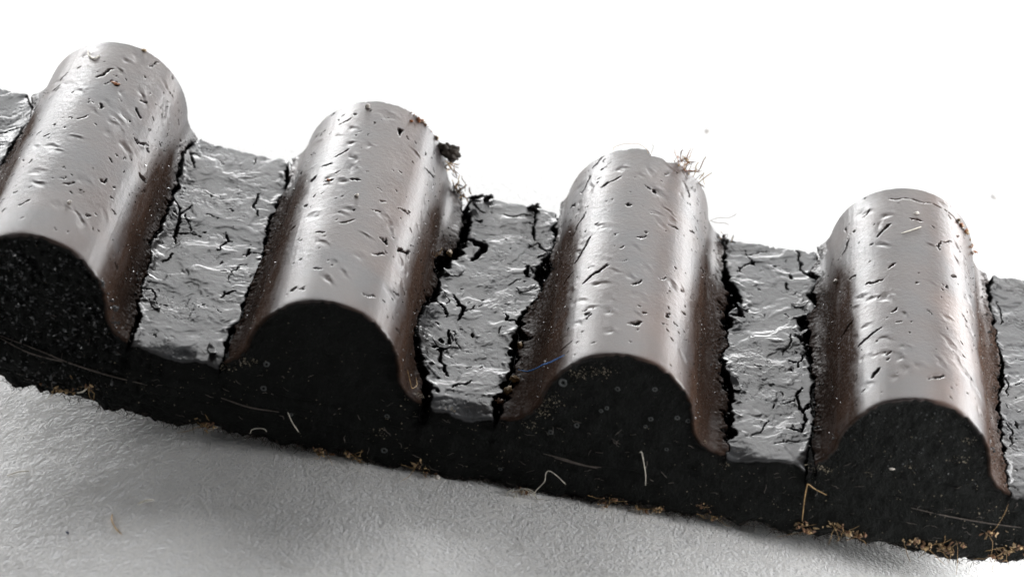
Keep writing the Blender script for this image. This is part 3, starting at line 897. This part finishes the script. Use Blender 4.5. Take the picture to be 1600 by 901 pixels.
for i, q, y, sz, lift, an, land, tilt in (
        (1, 4.62, 10.10, 0.24, 0.05, 2.2, 2, 0.35), (1, 4.25, 6.70, 0.26, 0.05, 3.6, 2, 0.25), (2, -4.28, 9.10, 0.13, 0.08, 0.3, 2, 0.5),
        (2, -4.30, 6.55, 0.24, 0.06, 0.2, 2, 0.35), (3, -4.30, 6.48, 0.16, 0.09, 0.1, 3, 0.55), (3, -4.33, 8.05, 0.22, 0.05, 0.1, 3, 0.3),
        (2, 4.62, 3.30, 0.24, 0.06, 2.0, 3, 0.45), (1, -4.35, 0.45, 0.22, 0.05, -1.1, 1, 0.3), (2, 4.74, 7.45, 0.15, 0.06, 2.9, 3, 0.4),
        (1, 4.36, 2.9, 0.22, 0.05, 3.1, 2, 0.3), (0, 4.45, 2.0, 0.18, 0.04, 2.4, 1, 0.3), (3, 4.42, 4.1, 0.17, 0.05, 2.7, 4, 0.35)):
    flake_part(i, q, y, sz, lift, an, lands[land], tilt=tilt)

RINGS = [(1.77, 1.38, 8), (3.24, 1.48, 5), (4.22, 1.65, 5), (2.91, .69, 4), (3.05, .82, 4), (4.26, .69, 5), (5.26, .82, 5), (4.95, .89, 5), (2.34, .11, 5),
         (1.68, -.24, 5), (4.16, .42, 4), (4.83, -.21, 4), (-6.15, .23, 6), (-6.12, -.53, 6), (-5.27, -1.19, 4), (-2.73, -.68, 5), (-2.65, -1.8, 6),
         (-.68, -.33, 4), (.52, -1.73, 4)]
rr = random.Random(4)
for s, z, px in RINGS:
    R = px / 57 * 0.85
    V, F = [], []
    n = 18
    wob = [1 + rr.uniform(-0.12, 0.12) for _ in range(n)]
    for r, off in ((0.42, 0.0), (0.58, 0.010), (0.85, 0.012), (1.0, 0.0)):
        for a in range(n):
            t = 2 * math.pi * a / n
            ss, zz = s + R * r * wob[a] * math.cos(t), z + R * r * wob[a] * math.sin(t)
            yy = 0.012 + float(face_relief(np.array(ss), np.array(zz))) + 0.02 - 0.012 - off
            V.append(tuple(bend(ss, zz, yy).ravel()))
    for k in range(3):
        for a in range(n):
            F.append((k * n + a, k * n + (a + 1) % n, (k + 1) * n + (a + 1) % n, (k + 1) * n + a))
    to_belt(mesh_obj('dried_spot', V, F, M_DRIED))


def face_y(s, z):
    return 0.032 + float(face_relief(np.array(float(s)), np.array(float(z))))


# dust sprinkled on the cut side, grit worked into the frayed lower edge and into the cracks
rng = random.Random(12)
so = Soup()
for k in range(620):
    s = rng.uniform(-15.5, 15.5)
    loc = abs((s - S0 + 4) % 8 - 4)
    top = max(0.0, TOOTH_H * (1 - (loc / 2.4) ** 2) - 0.15) if loc < 2.3 else -0.1
    z = rng.uniform(-2.1, top)
    crumb(so, bend(s, z, face_y(s, z) - 0.008).ravel(), rng.choice((0.008, 0.01, 0.013, 0.018)), rng, ICO1)
o = to_belt(so.build('dust', M_DUST))
o['kind'] = 'stuff'
so = Soup()
for k in range(150):
    s, z = rng.uniform(-15, 15), rng.uniform(-2.1, 0.3)
    L, an = rng.uniform(0.06, 0.30), rng.gauss(0, 0.5) if rng.random() < 0.6 else rng.uniform(0, 3.14)
    P = []
    for t in np.linspace(0, 1, 5):
        ss, zz = s + L * t * math.cos(an) + rng.gauss(0, 0.015), z + L * t * math.sin(an) + rng.gauss(0, 0.015)
        P.append(bend(ss, zz, face_y(ss, zz) - 0.012 - 0.02 * t).ravel())
    tube(so, P, rng.uniform(0.005, 0.011), 4)
o = to_belt(so.build('lint', M_CORD))
o['kind'] = 'stuff'

GOLD = [(-10.73, -1.62, 9), (-11.21, -1.95, 5), (-11.62, -2.07, 5), (-7.49, -2.15, 8), (-7.44, -2.01, 5), (-4.35, -2.2, 8), (-3.56, -2.16, 6), (-3.29, -2.2, 5),
        (-1.65, -2.0, 5), (-1.41, -2.17, 5), (1.29, -2.3, 8), (3.45, -2.23, 6), (3.7, -2.07, 6), (4.44, -2.3, 9), (4.93, -2.15, 6), (6.1, -1.82, 6), (6.4, -2.1, 5),
        (8.76, -2.02, 6), (8.99, -2.16, 7), (9.68, -1.81, 7), (9.95, -1.95, 9), (10.39, -1.95, 7), (11.81, -1.98, 7), (12.2, -2.1, 8), (12.61, -2.06, 9), (12.88, -2.12, 6),
        (13.1, -1.86, 5), (13.86, -1.35, 7), (14.19, -2.11, 10), (14.32, -1.87, 8), (14.62, -1.65, 7), (15.1, -1.9, 8)]
so, sf, sb = Soup(), Soup(), Soup()
for s, z, n in GOLD:
    for k in range(3 * n):
        ss, zz = s + rng.gauss(0, 0.12), z + rng.gauss(0, 0.06)
        crumb(so if rng.random() < 0.55 else sb, bend(ss, zz, face_y(ss, zz) - 0.03 - rng.uniform(0, 0.08)).ravel(), rng.choice((0.010, 0.014, 0.018, 0.025, 0.035, 0.055)) * (1.25 if s > 8 else 0.9), rng, ICO1)
    for k in range(n // 4 + 1):
        P = [np.array(bend(s + rng.gauss(0, 0.08), z + rng.gauss(0, 0.06), face_y(s, z) - 0.03).ravel())]
        dv = np.array([rng.gauss(0, 1), -0.5 + rng.gauss(0, 0.5), rng.gauss(-0.2, 0.6)]) * 0.05
        for t in range(5):
            dv = dv + np.array([rng.gauss(0, 1), rng.gauss(0, 0.6), rng.gauss(0, 1)]) * 0.035
            P.append(P[-1] + dv)
            P[-1][2] = max(P[-1][2], PAPER_Z + 0.02)
        tube(sf, P, 0.007, 4)
sz = Soup()
# fuzz of the torn backing fabric all along the lower edge
for k in range(1500):
    s = rng.uniform(-16.5, 16.5)
    z = float(np.interp(s, SS, BOT))
    P = [np.array(bend(s, z + rng.uniform(0.0, 0.12), face_y(s, z) + rng.uniform(0.0, 0.15)).ravel())]
    dv = np.array([rng.gauss(0, 1.0), rng.gauss(-0.6, 0.4), rng.gauss(-0.3, 0.5)]) * 0.035
    for t in range(3):
        dv = dv + np.array([rng.gauss(0, 1), rng.gauss(0, 0.6), rng.gauss(0, 1)]) * 0.015
        P.append(P[-1] + dv)
        P[-1][2] = max(P[-1][2], PAPER_Z + 0.01)
    tube(sz, P, 0.008, 3)
for q_, m_ in ((so, M_GOLD), (sb, M_BROWN)):
    o = to_belt(q_.build('grit', m_, None, False))
    o['kind'] = 'stuff'
o = to_belt(sz.build('backing_fuzz', M_CLUMP))
o['kind'] = 'stuff'
o = to_belt(sf.build('frayed_edge', M_TAN))
o['kind'] = 'stuff'
# pale smears of grit on the cut faces
so = Soup()
for s, z, n, r in ((1.51, 0.70, 40, 0.16), (1.40, 0.30, 22, 0.12), (2.17, 1.71, 22, 0.14), (2.7, 1.93, 26, 0.18), (-6.78, 0.2, 18, 0.12), (-6.51, 0.24, 10, 0.08), (-7.17, -0.11, 14, 0.10),
                   (-1.97, 0.22, 12, 0.09), (-2.2, 0.02, 10, 0.09), (-1.06, -0.05, 12, 0.09), (9.13, -0.08, 16, 0.10), (8.85, -0.02, 14, 0.09), (12.58, 0.84, 12, 0.10), (12.72, 1.49, 14, 0.10),
                   (11.29, 0.4, 6, 0.05), (10.32, 0.02, 8, 0.08), (-2.86, -1.22, 14, 0.08), (5.7, 0.2, 8, 0.08), (1.1, -0.15, 14, 0.10), (6.5, -0.4, 12, 0.08), (12.2, -0.9, 16, 0.3), (13.6, -1.0, 20, 0.4)):
    for k in range(int(2.5 * n)):
        ss, zz = s + rng.gauss(0, r * 1.1), z + rng.gauss(0, r * 0.75)
        crumb(so, bend(ss, zz, face_y(ss, zz) - 0.01).ravel(), rng.choice((0.006, 0.006, 0.009, 0.012, 0.022)), rng, ICO1)
o = to_belt(so.build('dirt', M_DUST, None, False))
o['kind'] = 'stuff'
# black rubber granules shed along the root cracks
so = Soup()
for k in range(N_TEETH):
    for key in ('L%d' % k, 'R%d' % k):
        for j in range(70):
            y = rng.uniform(0.1, WIDTH - 0.2)
            q = float(crack_q(key, np.array([y]))[0])
            w = float(crack_w(key, np.array([y]))[0])
            side = -1 if key[0] == 'R' else 1
            qq = q + side * abs(rng.gauss(0, 0.16)) + rng.gauss(0, 0.03)
            h = -0.10 * math.exp(-((qq - q) / (w + 0.03)) ** 2) + 0.015
            crumb(so, top_point(k, qq, y, h), rng.choice((0.015, 0.02, 0.03, 0.045)), rng, ICO1)
o = to_belt(so.build('granules', M_BLACK, None, False))
o['kind'] = 'stuff'
# tiny glossy grains added to make the dull flanks sparkle
so = Soup()
for k in range(N_TEETH):
    for sgn in (-1, 1):
        for j in range(560):
            y = rng.uniform(0.05, 9.6)
            q = sgn * rng.triangular(1.7, 4.1, 3.4)
            crumb(so, top_point(k, q, y, 0.006), rng.choice((0.007, 0.010, 0.014, 0.022)), rng, ICO1)
o = to_belt(so.build('glinting_grains', M_GLINT, None, False))
o['kind'] = 'stuff'
# coarse grain of the torn cut face of the first tooth, finer on the last
for k, n, sz in ((0, 2000, (0.015, 0.025, 0.04, 0.06)), (1, 160, (0.01, 0.016)), (2, 160, (0.01, 0.016)), (3, 500, (0.012, 0.02, 0.03))):
    so = Soup()
    for j in range(n):
        loc, z = rng.uniform(-2.6, 2.6), rng.uniform(-2.0 if k == 0 else 0.0, 2.5)
        if z < -0.3 and rng.random() < 0.35:
            continue
        if z > TOOTH_H * math.sqrt(max(0.0, 1 - (loc / 2.5) ** 2)) - 0.12:
            continue
        s = S0 + PITCH * k + loc
        crumb(so, bend(s, z, face_y(s, z) + 0.01).ravel(), rng.choice(sz), rng, ICO1)
    o = to_belt(so.build('torn_grain', M_GRIT, None, False))
    o.parent = teeth[k]
    o.matrix_parent_inverse = (belt.matrix_world @ teeth[k].matrix_parent_inverse).inverted()
    o['kind'] = 'stuff'
# long cord fibres laid bare along the cut side
for pts in ([(-13.9, -0.80), (-13.28, -0.86), (-12.2, -0.95), (-11.51, -1.0), (-10.44, -1.13), (-9.2, -1.16)], [(-13.4, -0.92), (-12.4, -1.02), (-11.2, -1.06), (-10.0, -1.2)],
            [(1.6, -0.98), (2.2, -1.05), (2.8, -1.12), (3.2, -1.10)], [(1.9, -1.05), (2.5, -1.1), (3.1, -1.15)], [(-7.2, -1.12), (-6.4, -1.2), (-5.6, -1.18)], [(11.6, -0.95), (12.6, -1.02), (13.7, -1.05), (14.6, -1.02)]):
    so = Soup()
    tube(so, smooth_path([bend(s, z, face_y(s, z) - 0.015).ravel() for s, z in pts], 8), 0.020, 5)
    to_belt(so.build('tensile_cord', M_CORD))


# ------------------------------------------------------------------ loose things lying on, caught in or stuck to the belt and the paper
def strand(name, pts, r, mat, label, cat, group=None, parent=None, per=7):
    so = Soup()
    tube(so, smooth_path(pts, per), r, 6, 0.45)
    o = so.build(name, mat, parent)
    return thing(o, label, cat, group) if label else o


def F3(pts, off=0.06, bow=0.0):
    n = len(pts)
    return [front_point(s, z, off - face_y(s, z) * 0 + bow * math.sin(math.pi * k / max(1, n - 1))) for k, (s, z) in enumerate(pts)]


curl = thing(empty('curled_fibre', front_point(1.3, -2.25, 0.1)), 'white looped fibre curling up from the lower edge under the third tooth', 'fibre')
bpy.context.view_layer.update()


def local(root, pts):
    inv = root.matrix_world.inverted()
    return [inv @ Vector(p) for p in pts]


strand('loop', local(curl, F3([(2.33, -1.76), (2.08, -1.53), (1.85, -1.38), (1.75, -1.44), (1.75, -1.7), (1.67, -1.87), (1.56, -2.07), (1.55, -2.2), (1.52, -2.12), (1.34, -2.05), (1.15, -2.09),
                               (1.07, -2.25), (1.09, -2.42), (1.21, -2.45), (1.29, -2.32), (1.22, -2.14)], 0.10, 0.10)), 0.013, M_WHITE_FIBRE, None, None, parent=curl)
strand('loop', local(curl, F3([(1.05, -2.15), (1.03, -2.3), (1.0, -2.42), (0.89, -2.44), (0.81, -2.33), (0.88, -2.2), (1.01, -2.22)], 0.16, 0.05)), 0.013, M_WHITE_FIBRE, None, None, parent=curl)
strand('loop', local(curl, F3([(1.15, -2.09), (1.43, -2.16), (1.6, -2.3), (1.67, -2.36), (1.81, -2.34)], 0.13, 0.04)), 0.012, M_WHITE_FIBRE, None, None, parent=curl)

strand('straight_fibre', F3([(4.13, -0.37), (4.18, -0.33), (4.29, -0.66), (4.39, -1.02), (4.45, -1.4)], 0.05, 0.03), 0.015, M_WHITE_FIBRE,
       'pale stiff fibre standing upright on the cut side below the third tooth', 'fibre')
strand('bent_fibre', F3([(9.28, -0.82), (8.96, -0.67), (8.73, -0.52), (8.71, -0.60), (8.71, -0.91), (8.74, -1.34), (8.78, -1.8)], 0.06, 0.06), 0.016, M_TAN,
       'tan fibre bent to a hook on the cut side left of the fourth tooth', 'fibre')
strand('short_fibre', F3([(-5.37, -1.09), (-5.19, -1.39), (-4.99, -1.66)], 0.05, 0.02), 0.014, M_WHITE_FIBRE, 'short straight pale fibre slanting on the cut side below the second tooth', 'fibre')
strand('small_curl', F3([(-6.27, -2.03), (-6.23, -1.86), (-6.06, -1.76), (-5.91, -1.76), (-5.84, -1.85)], 0.06, 0.05), 0.013, M_WHITE_FIBRE,
       'small pale arched fibre near the lower edge, left of the second tooth', 'fibre')
strand('pale_sliver', F3([(-11.0, -1.92), (-10.85, -1.80), (-10.72, -1.62)], 0.10, 0.05), 0.022, M_WHITE_FIBRE, 'pale sliver sticking out of the lower edge below the first tooth', 'fibre')
o = strand('blue_fibre', [top_point(2, -4.10, 2.20, 0.10), top_point(2, -3.75, 1.95, 0.12), top_point(2, -3.24, 1.63, 0.14), top_point(2, -2.75, 1.15, 0.10), top_point(2, -2.41, 0.83, 0.06), top_point(2, -1.81, 0.53, 0.05)],
           0.018, M_BLUE, 'bright blue fibre lying across the left flank of the third tooth', 'fibre')
strand('white_curl', [top_point(0, -1.15, 10.75, 0.03), top_point(0, -1.08, 10.45, 0.04), top_point(0, -0.95, 10.25, 0.03), top_point(0, -0.80, 10.1, 0.03), top_point(0, -0.70, 10.3, 0.02)], 0.026, M_WHITE_FIBRE,
       'tiny white curl of fibre on the far end of the first tooth', 'fibre')
strand('pale_hair', [top_point(3, 0.16, 9.0, 0.03), top_point(3, 0.02, 8.85, 0.03), top_point(3, -0.18, 8.68, 0.03), top_point(3, -0.42, 8.52, 0.03)], 0.018, M_WHITE_FIBRE,
       'short pale hair lying on the crown of the fourth tooth', 'fibre')
strand('fine_hair', [top_point(2, -1.05, 11.12, 0.02), top_point(2, -1.0, 11.15, 0.16), top_point(2, -0.7, 11.15, 0.22), top_point(2, -0.3, 11.1, 0.22), top_point(2, -0.06, 11.0, 0.12), top_point(2, 0.0, 10.95, 0.02)], 0.007,
       M_TAN, 'very fine hair arching over the far edge of the third tooth', 'hair')
strand('upright_hair', [top_point(2, 0.07, 10.8, 0.0), top_point(2, 0.09, 10.85, 0.15), top_point(2, 0.10, 10.9, 0.30), top_point(2, 0.05, 10.9, 0.42)], 0.008, M_BROWN,
       'short dark hair standing upright at the far edge of the third tooth', 'hair')
h0 = top_point(2, 3.25, 11.1, 0.05)
strand('curved_hair', [h0, h0 + Vector((0.22, 0.05, -0.06)), h0 + Vector((0.42, 0.1, -0.05)), h0 + Vector((0.58, 0.1, -0.08))], 0.009, M_BROWN,
       'lower of two thin curved hairs sticking out right of the third tooth', 'hair')
strand('curved_hair', [h0 + Vector((-0.02, 0.0, 0.0)), h0 + Vector((0.24, 0.1, 0.09)), h0 + Vector((0.5, 0.12, 0.13)), h0 + Vector((0.66, 0.15, 0.22)), h0 + Vector((0.74, 0.15, 0.32))], 0.008, M_BROWN,
       'upper of two thin curved hairs sticking out right of the third tooth', 'hair')
strand('golden_fibre', [top_point(1, 3.35, 0.62, 0.06), top_point(1, 3.55, 0.35, 0.09), top_point(1, 3.70, 0.15, 0.10), top_point(1, 3.85, 0.45, 0.10), top_point(1, 3.80, 0.8, 0.06)], 0.012, M_TAN,
       'thin golden fibre folded at the near foot of the second tooth', 'fibre')


def paper_pt(x, y, h=0.02):
    return Vector((x, y, PAPER_Z - 0.04 + float(light_dip(np.array(x))) + h))


strand('tan_hair', [paper_pt(-9.43, -3.02), paper_pt(-9.39, -3.31, 0.06), paper_pt(-9.21, -3.68, 0.06), paper_pt(-9.00, -3.91)], 0.022, M_TAN, 'tan curved hair lying on the white paper below the first tooth', 'hair')
strand('white_lint', [paper_pt(-8.85, -2.56, 0.04), paper_pt(-8.64, -2.47, 0.08), paper_pt(-8.46, -2.38, 0.04)], 0.026, M_WHITE_FIBRE, 'short straight white fibre on the paper, right of the tan curved hair', 'fibre')
strand('white_lint', [paper_pt(-12.70, -1.10, 0.04), paper_pt(-12.41, -1.00, 0.08), paper_pt(-12.13, -0.93, 0.04)], 0.020, M_WHITE_FIBRE, 'long pale fibre on the paper near the left edge of the picture', 'fibre')


def grain(name, c, size, mat, label, cat, group=None, seed=1, rough=0.5):
    so = Soup()
    crumb(so, (0, 0, 0), size, random.Random(seed), ICO3, rough)
    o = so.build(name, mat)
    o.location = c
    return thing(o, label, cat, group)


grain('white_grain', top_point(1, -0.54, 10.85, 0.04), 0.085, M_GRAIN, 'white angular grain on top of the far end of the second tooth', 'grain', seed=3)
grain('rusty_grain', top_point(1, 0.84, 10.70, 0.02), 0.075, M_RUST, 'rust brown grain in a pit near the far edge of the second tooth', 'grain', seed=4)
grain('rusty_grain', top_point(1, 1.05, 10.98, 0.03), 0.07, M_RUST, 'rust brown grain sitting right on the far rim of the second tooth', 'grain', seed=5)
grain('rusty_grain', top_point(0, 0.10, 8.80, -0.01), 0.075, M_RUST, 'reddish round grain stuck in a hole on the first tooth', 'grain', seed=6)
grain('rusty_grain', top_point(1, -1.10, 6.62, 0.0), 0.07, M_RUST, 'reddish grain stuck in a hole halfway along the second tooth', 'grain', seed=8)
grain('tan_grain', top_point(0, 0.48, 11.18, 0.03), 0.075, M_GOLD, 'tan grain on the far rim of the first tooth', 'grain', seed=9)
grain('pale_grain', top_point(3, -2.76, 7.89, 0.03), 0.09, M_GRAIN, 'pale grain stuck on the left flank of the fourth tooth', 'grain', seed=10)
grain('pale_grain', top_point(3, 0.05, 9.75, 0.02), 0.06, M_GRAIN, 'pale grain on the crown of the fourth tooth near its rusty cut', 'grain', seed=11)
grain('pale_grain', top_point(0, 0.30, 2.0, 0.02), 0.055, M_GRAIN, 'pale grain on the crown of the first tooth near its cut face', 'grain', seed=12)
grain('pale_grain', top_point(1, -0.15, 5.6, 0.02), 0.06, M_GRAIN, 'pale grain on the crown of the second tooth, halfway along', 'grain', seed=13)
grain('pale_grain', front_point(-1.12, -2.25, 0.10), 0.075, M_GRAIN, 'white oblong grain on the lower edge between second and third tooth', 'grain', seed=14)
grain('pale_grain', front_point(10.85, 0.28, 0.0), 0.05, M_GRAIN, 'pale splinter on the cut face of the fourth tooth', 'grain', seed=15)
grain('golden_crumb', top_point(2, -4.20, 1.78, 0.06), 0.16, M_GOLD, 'golden crumb stuck in the crack left of the third tooth', 'crumb', seed=16)
grain('golden_crumb', top_point(2, -4.32, 1.25, 0.03), 0.12, M_GOLD, 'smaller golden crumb in the crack by the third tooth, nearer the cut side', 'crumb', seed=17)
grain('brown_crumb', top_point(2, -4.50, 0.72, 0.02), 0.13, M_BROWN, 'brown crumb in the crack at the near foot of the third tooth', 'crumb', seed=18)
grain('golden_crumb', top_point(2, -4.2, 3.6, 0.0), 0.10, M_GOLD, 'golden crumb deep in the widest hole left of the third tooth', 'crumb', seed=19)
grain('golden_crumb', top_point(1, 4.05, 7.75, -0.02), 0.12, M_GOLD, 'golden brown crumb in the crack right of the second tooth', 'crumb', seed=20)
grain('faint_speck', paper_pt(5.64, 22.54, 0.02), 0.10, M_FAINT, 'faint grey speck on the white paper behind the third tooth', 'speck', seed=21)
grain('faint_speck', paper_pt(16.05, 24.6, 0.02), 0.09, M_FAINT, 'faint brownish speck on the white paper behind the fourth tooth', 'speck', seed=22)
grain('navy_speck', paper_pt(-10.44, -3.82, 0.02), 0.035, M_NAVY, 'tiny dark blue speck on the paper in front of the belt', 'speck', seed=23)


def ragged_chip(name, c, size, dirs, mat, label, cat, seed, thick=0.35):
    """torn rubber lump: a noisy, flattened body with jagged lobes"""
    V, F = _subdiv(*ICO3)
    d1, d2 = Vector(dirs[0]).normalized(), Vector(dirs[1])
    d2 = (d2 - d1 * d2.dot(d1)).normalized()
    d3 = d1.cross(d2)
    k = 1 + 1.15 * fbm(V[:, 0] * 1.6 + seed, V[:, 1] * 1.6 + V[:, 2] * 2.1, seed, 4, 0.6) + 0.12 * vnoise(V[:, 0] * 9, V[:, 1] * 9 + V[:, 2] * 7, seed)
    W = V * k[:, None] * np.array(size)
    W = W[:, :1] * np.array(d1)[None] + W[:, 1:2] * np.array(d2)[None] + W[:, 2:] * np.array(d3)[None]
    o = mesh_obj(name, W, np.array(F), mat)
    o.location = c
    return thing(o, label, cat)


ragged_chip('rubber_clump', top_point(1, 2.32, 10.90, 0.20), (0.36, 0.22, 0.13), ((1, 0, -0.35), (0, 0.3, 1)), M_CLUMP, 'ragged dark rubber clump sticking out at the far right edge of the second tooth', 'rubber clump', 5)
ragged_chip('rubber_flake', top_point(1, 4.50, 11.12, 0.09), (0.20, 0.05, 0.08), ((1, 0.1, 0.25), (0, 1, 0.2)), M_BLACK, 'dark sliver on the far edge of the groove right of the second tooth', 'rubber flake', 6)
ragged_chip('rubber_flake', top_point(1, 4.84, 11.12, 0.15), (0.14, 0.05, 0.10), ((1, 0.1, 0.6), (0, 1, 0.2)), M_BLACK, 'small pointed dark flake raised over the groove between second and third tooth', 'rubber flake', 7)
ragged_chip('rubber_flake', top_point(2, -4.45, 11.1, 0.10), (0.16, 0.08, 0.13), ((1, 0.1, 0.1), (0, 1, 0.2)), M_BLACK, 'dark upright chip on the far edge just left of the third tooth', 'rubber flake', 9)


def tuft(name, root, n, length, dirv, spread, r, mats, label, cat, seed, beads=0, bead_mat=None, bead_size=0.06):
    """a tuft of broken fibres, each strand a part"""
    rng = random.Random(seed)
    e = thing(empty(name, root), label, cat)
    dirv = Vector(dirv).normalized()
    for k in range(n):
        p = Vector((rng.gauss(0, 1), rng.gauss(0, 0.5), rng.gauss(0, 1))) * length * 0.22
        dv = (dirv + Vector((rng.gauss(0, 1), rng.gauss(0, 0.7), rng.gauss(0, 1))) * spread).normalized()
        L = length * rng.uniform(0.4, 1.1)
        P = [p]
        for t in range(4):
            dv = (dv + Vector((rng.gauss(0, 1), rng.gauss(0, 1), rng.gauss(0, 1))) * 0.28).normalized()
            P.append(P[-1] + dv * L / 4)
        so = Soup()
        tube(so, smooth_path(P, 3), r * rng.uniform(0.6, 1.3), 5)
        so.build('strand', mats[k % len(mats)], e)
    for k in range(beads):
        so = Soup()
        c = Vector((rng.gauss(0, 1), rng.gauss(0, 0.4), rng.gauss(0, 0.6))) * length * 0.35
        crumb(so, c, bead_size * rng.uniform(0.7, 1.3), rng, ICO2)
        so.build('bead', bead_mat, e)
    return e


tuft('fibre_tuft', top_point(2, 1.15, 11.05, 0.03), 30, 0.72, (0.6, 0.2, 0.5), 0.6, 0.012, (M_BROWN, M_BROWN, M_TAN, M_RUST), 'tuft of broken brown fibres on the far right edge of the third tooth', 'fibre tuft', 31, 6, M_TAN, 0.05)
tuft('fibre_tuft', top_point(2, 1.75, 11.05, 0.0), 8, 0.55, (0.5, 0.1, 0.9), 0.25, 0.016, (M_BROWN, M_TAN), 'small upright brown splinter tuft just right of the bigger one', 'fibre tuft', 32, 0)
tuft('fibre_tuft', top_point(1, 4.02, 11.05, 0.05), 20, 0.62, (-0.5, 0.1, 0.6), 0.5, 0.020, (M_BROWN, M_BLACK, M_TAN), 'brown and black fibre tuft in the far crack right of the second tooth', 'fibre tuft', 33, 4, M_BROWN, 0.07)
tuft('fibre_tuft', top_point(1, 2.75, 10.95, 0.06), 16, 0.50, (0.8, 0.1, -0.3), 0.5, 0.017, (M_BROWN, M_TAN), 'small golden brown fringe of fibres under the black clump on the second tooth', 'fibre tuft', 34, 0)
tuft('fibre_tuft', top_point(2, 4.12, 10.95, 0.06), 9, 0.40, (0.1, 0.1, 1.0), 0.5, 0.012, (M_TAN, M_BROWN), 'tuft of golden fibres with dark beads in the far groove right of the third tooth', 'fibre tuft', 35, 5, M_BLACK, 0.12)
tuft('fibre_tuft', top_point(1, 3.30, 6.5, 0.02), 8, 0.40, (0.0, -0.3, 0.8), 0.3, 0.014, (M_TAN, M_BROWN), 'golden fibre wisps on the right flank of the second tooth', 'fibre tuft', 36, 0)
e = thing(empty('rusty_grit', top_point(3, 1.95, 10.40, 0.03)), 'rusty orange grit clinging to the far right edge of the fourth tooth', 'grit')
rng = random.Random(41)
for k in range(22):
    t = rng.uniform(0, 1)
    c = top_point(3, 1.45 + 1.1 * t + rng.gauss(0, 0.05), 10.55 - 0.75 * t * t + rng.gauss(0, 0.06), 0.02 + abs(rng.gauss(0, 0.03))) - e.location
    so = Soup()
    crumb(so, c, rng.uniform(0.02, 0.06), rng, ICO2)
    so.build('crumb', (M_RUST, M_GOLD, M_BROWN, M_GRAIN)[k % 4], e)
e = thing(empty('rusty_grit', top_point(1, 1.5, 11.1, 0.02)), 'thin rim of rusty grit along the far right edge of the second tooth', 'grit')
for k in range(26):
    t = rng.uniform(0, 1)
    c = top_point(1, 0.75 + 1.5 * t, 11.12 - 0.08 * t + rng.gauss(0, 0.03), 0.01 + abs(rng.gauss(0, 0.02))) - e.location
    so = Soup()
    crumb(so, c, rng.uniform(0.02, 0.045), rng, ICO2)
    so.build('crumb', (M_RUST, M_BROWN, M_BROWN, M_GOLD)[k % 4], e)
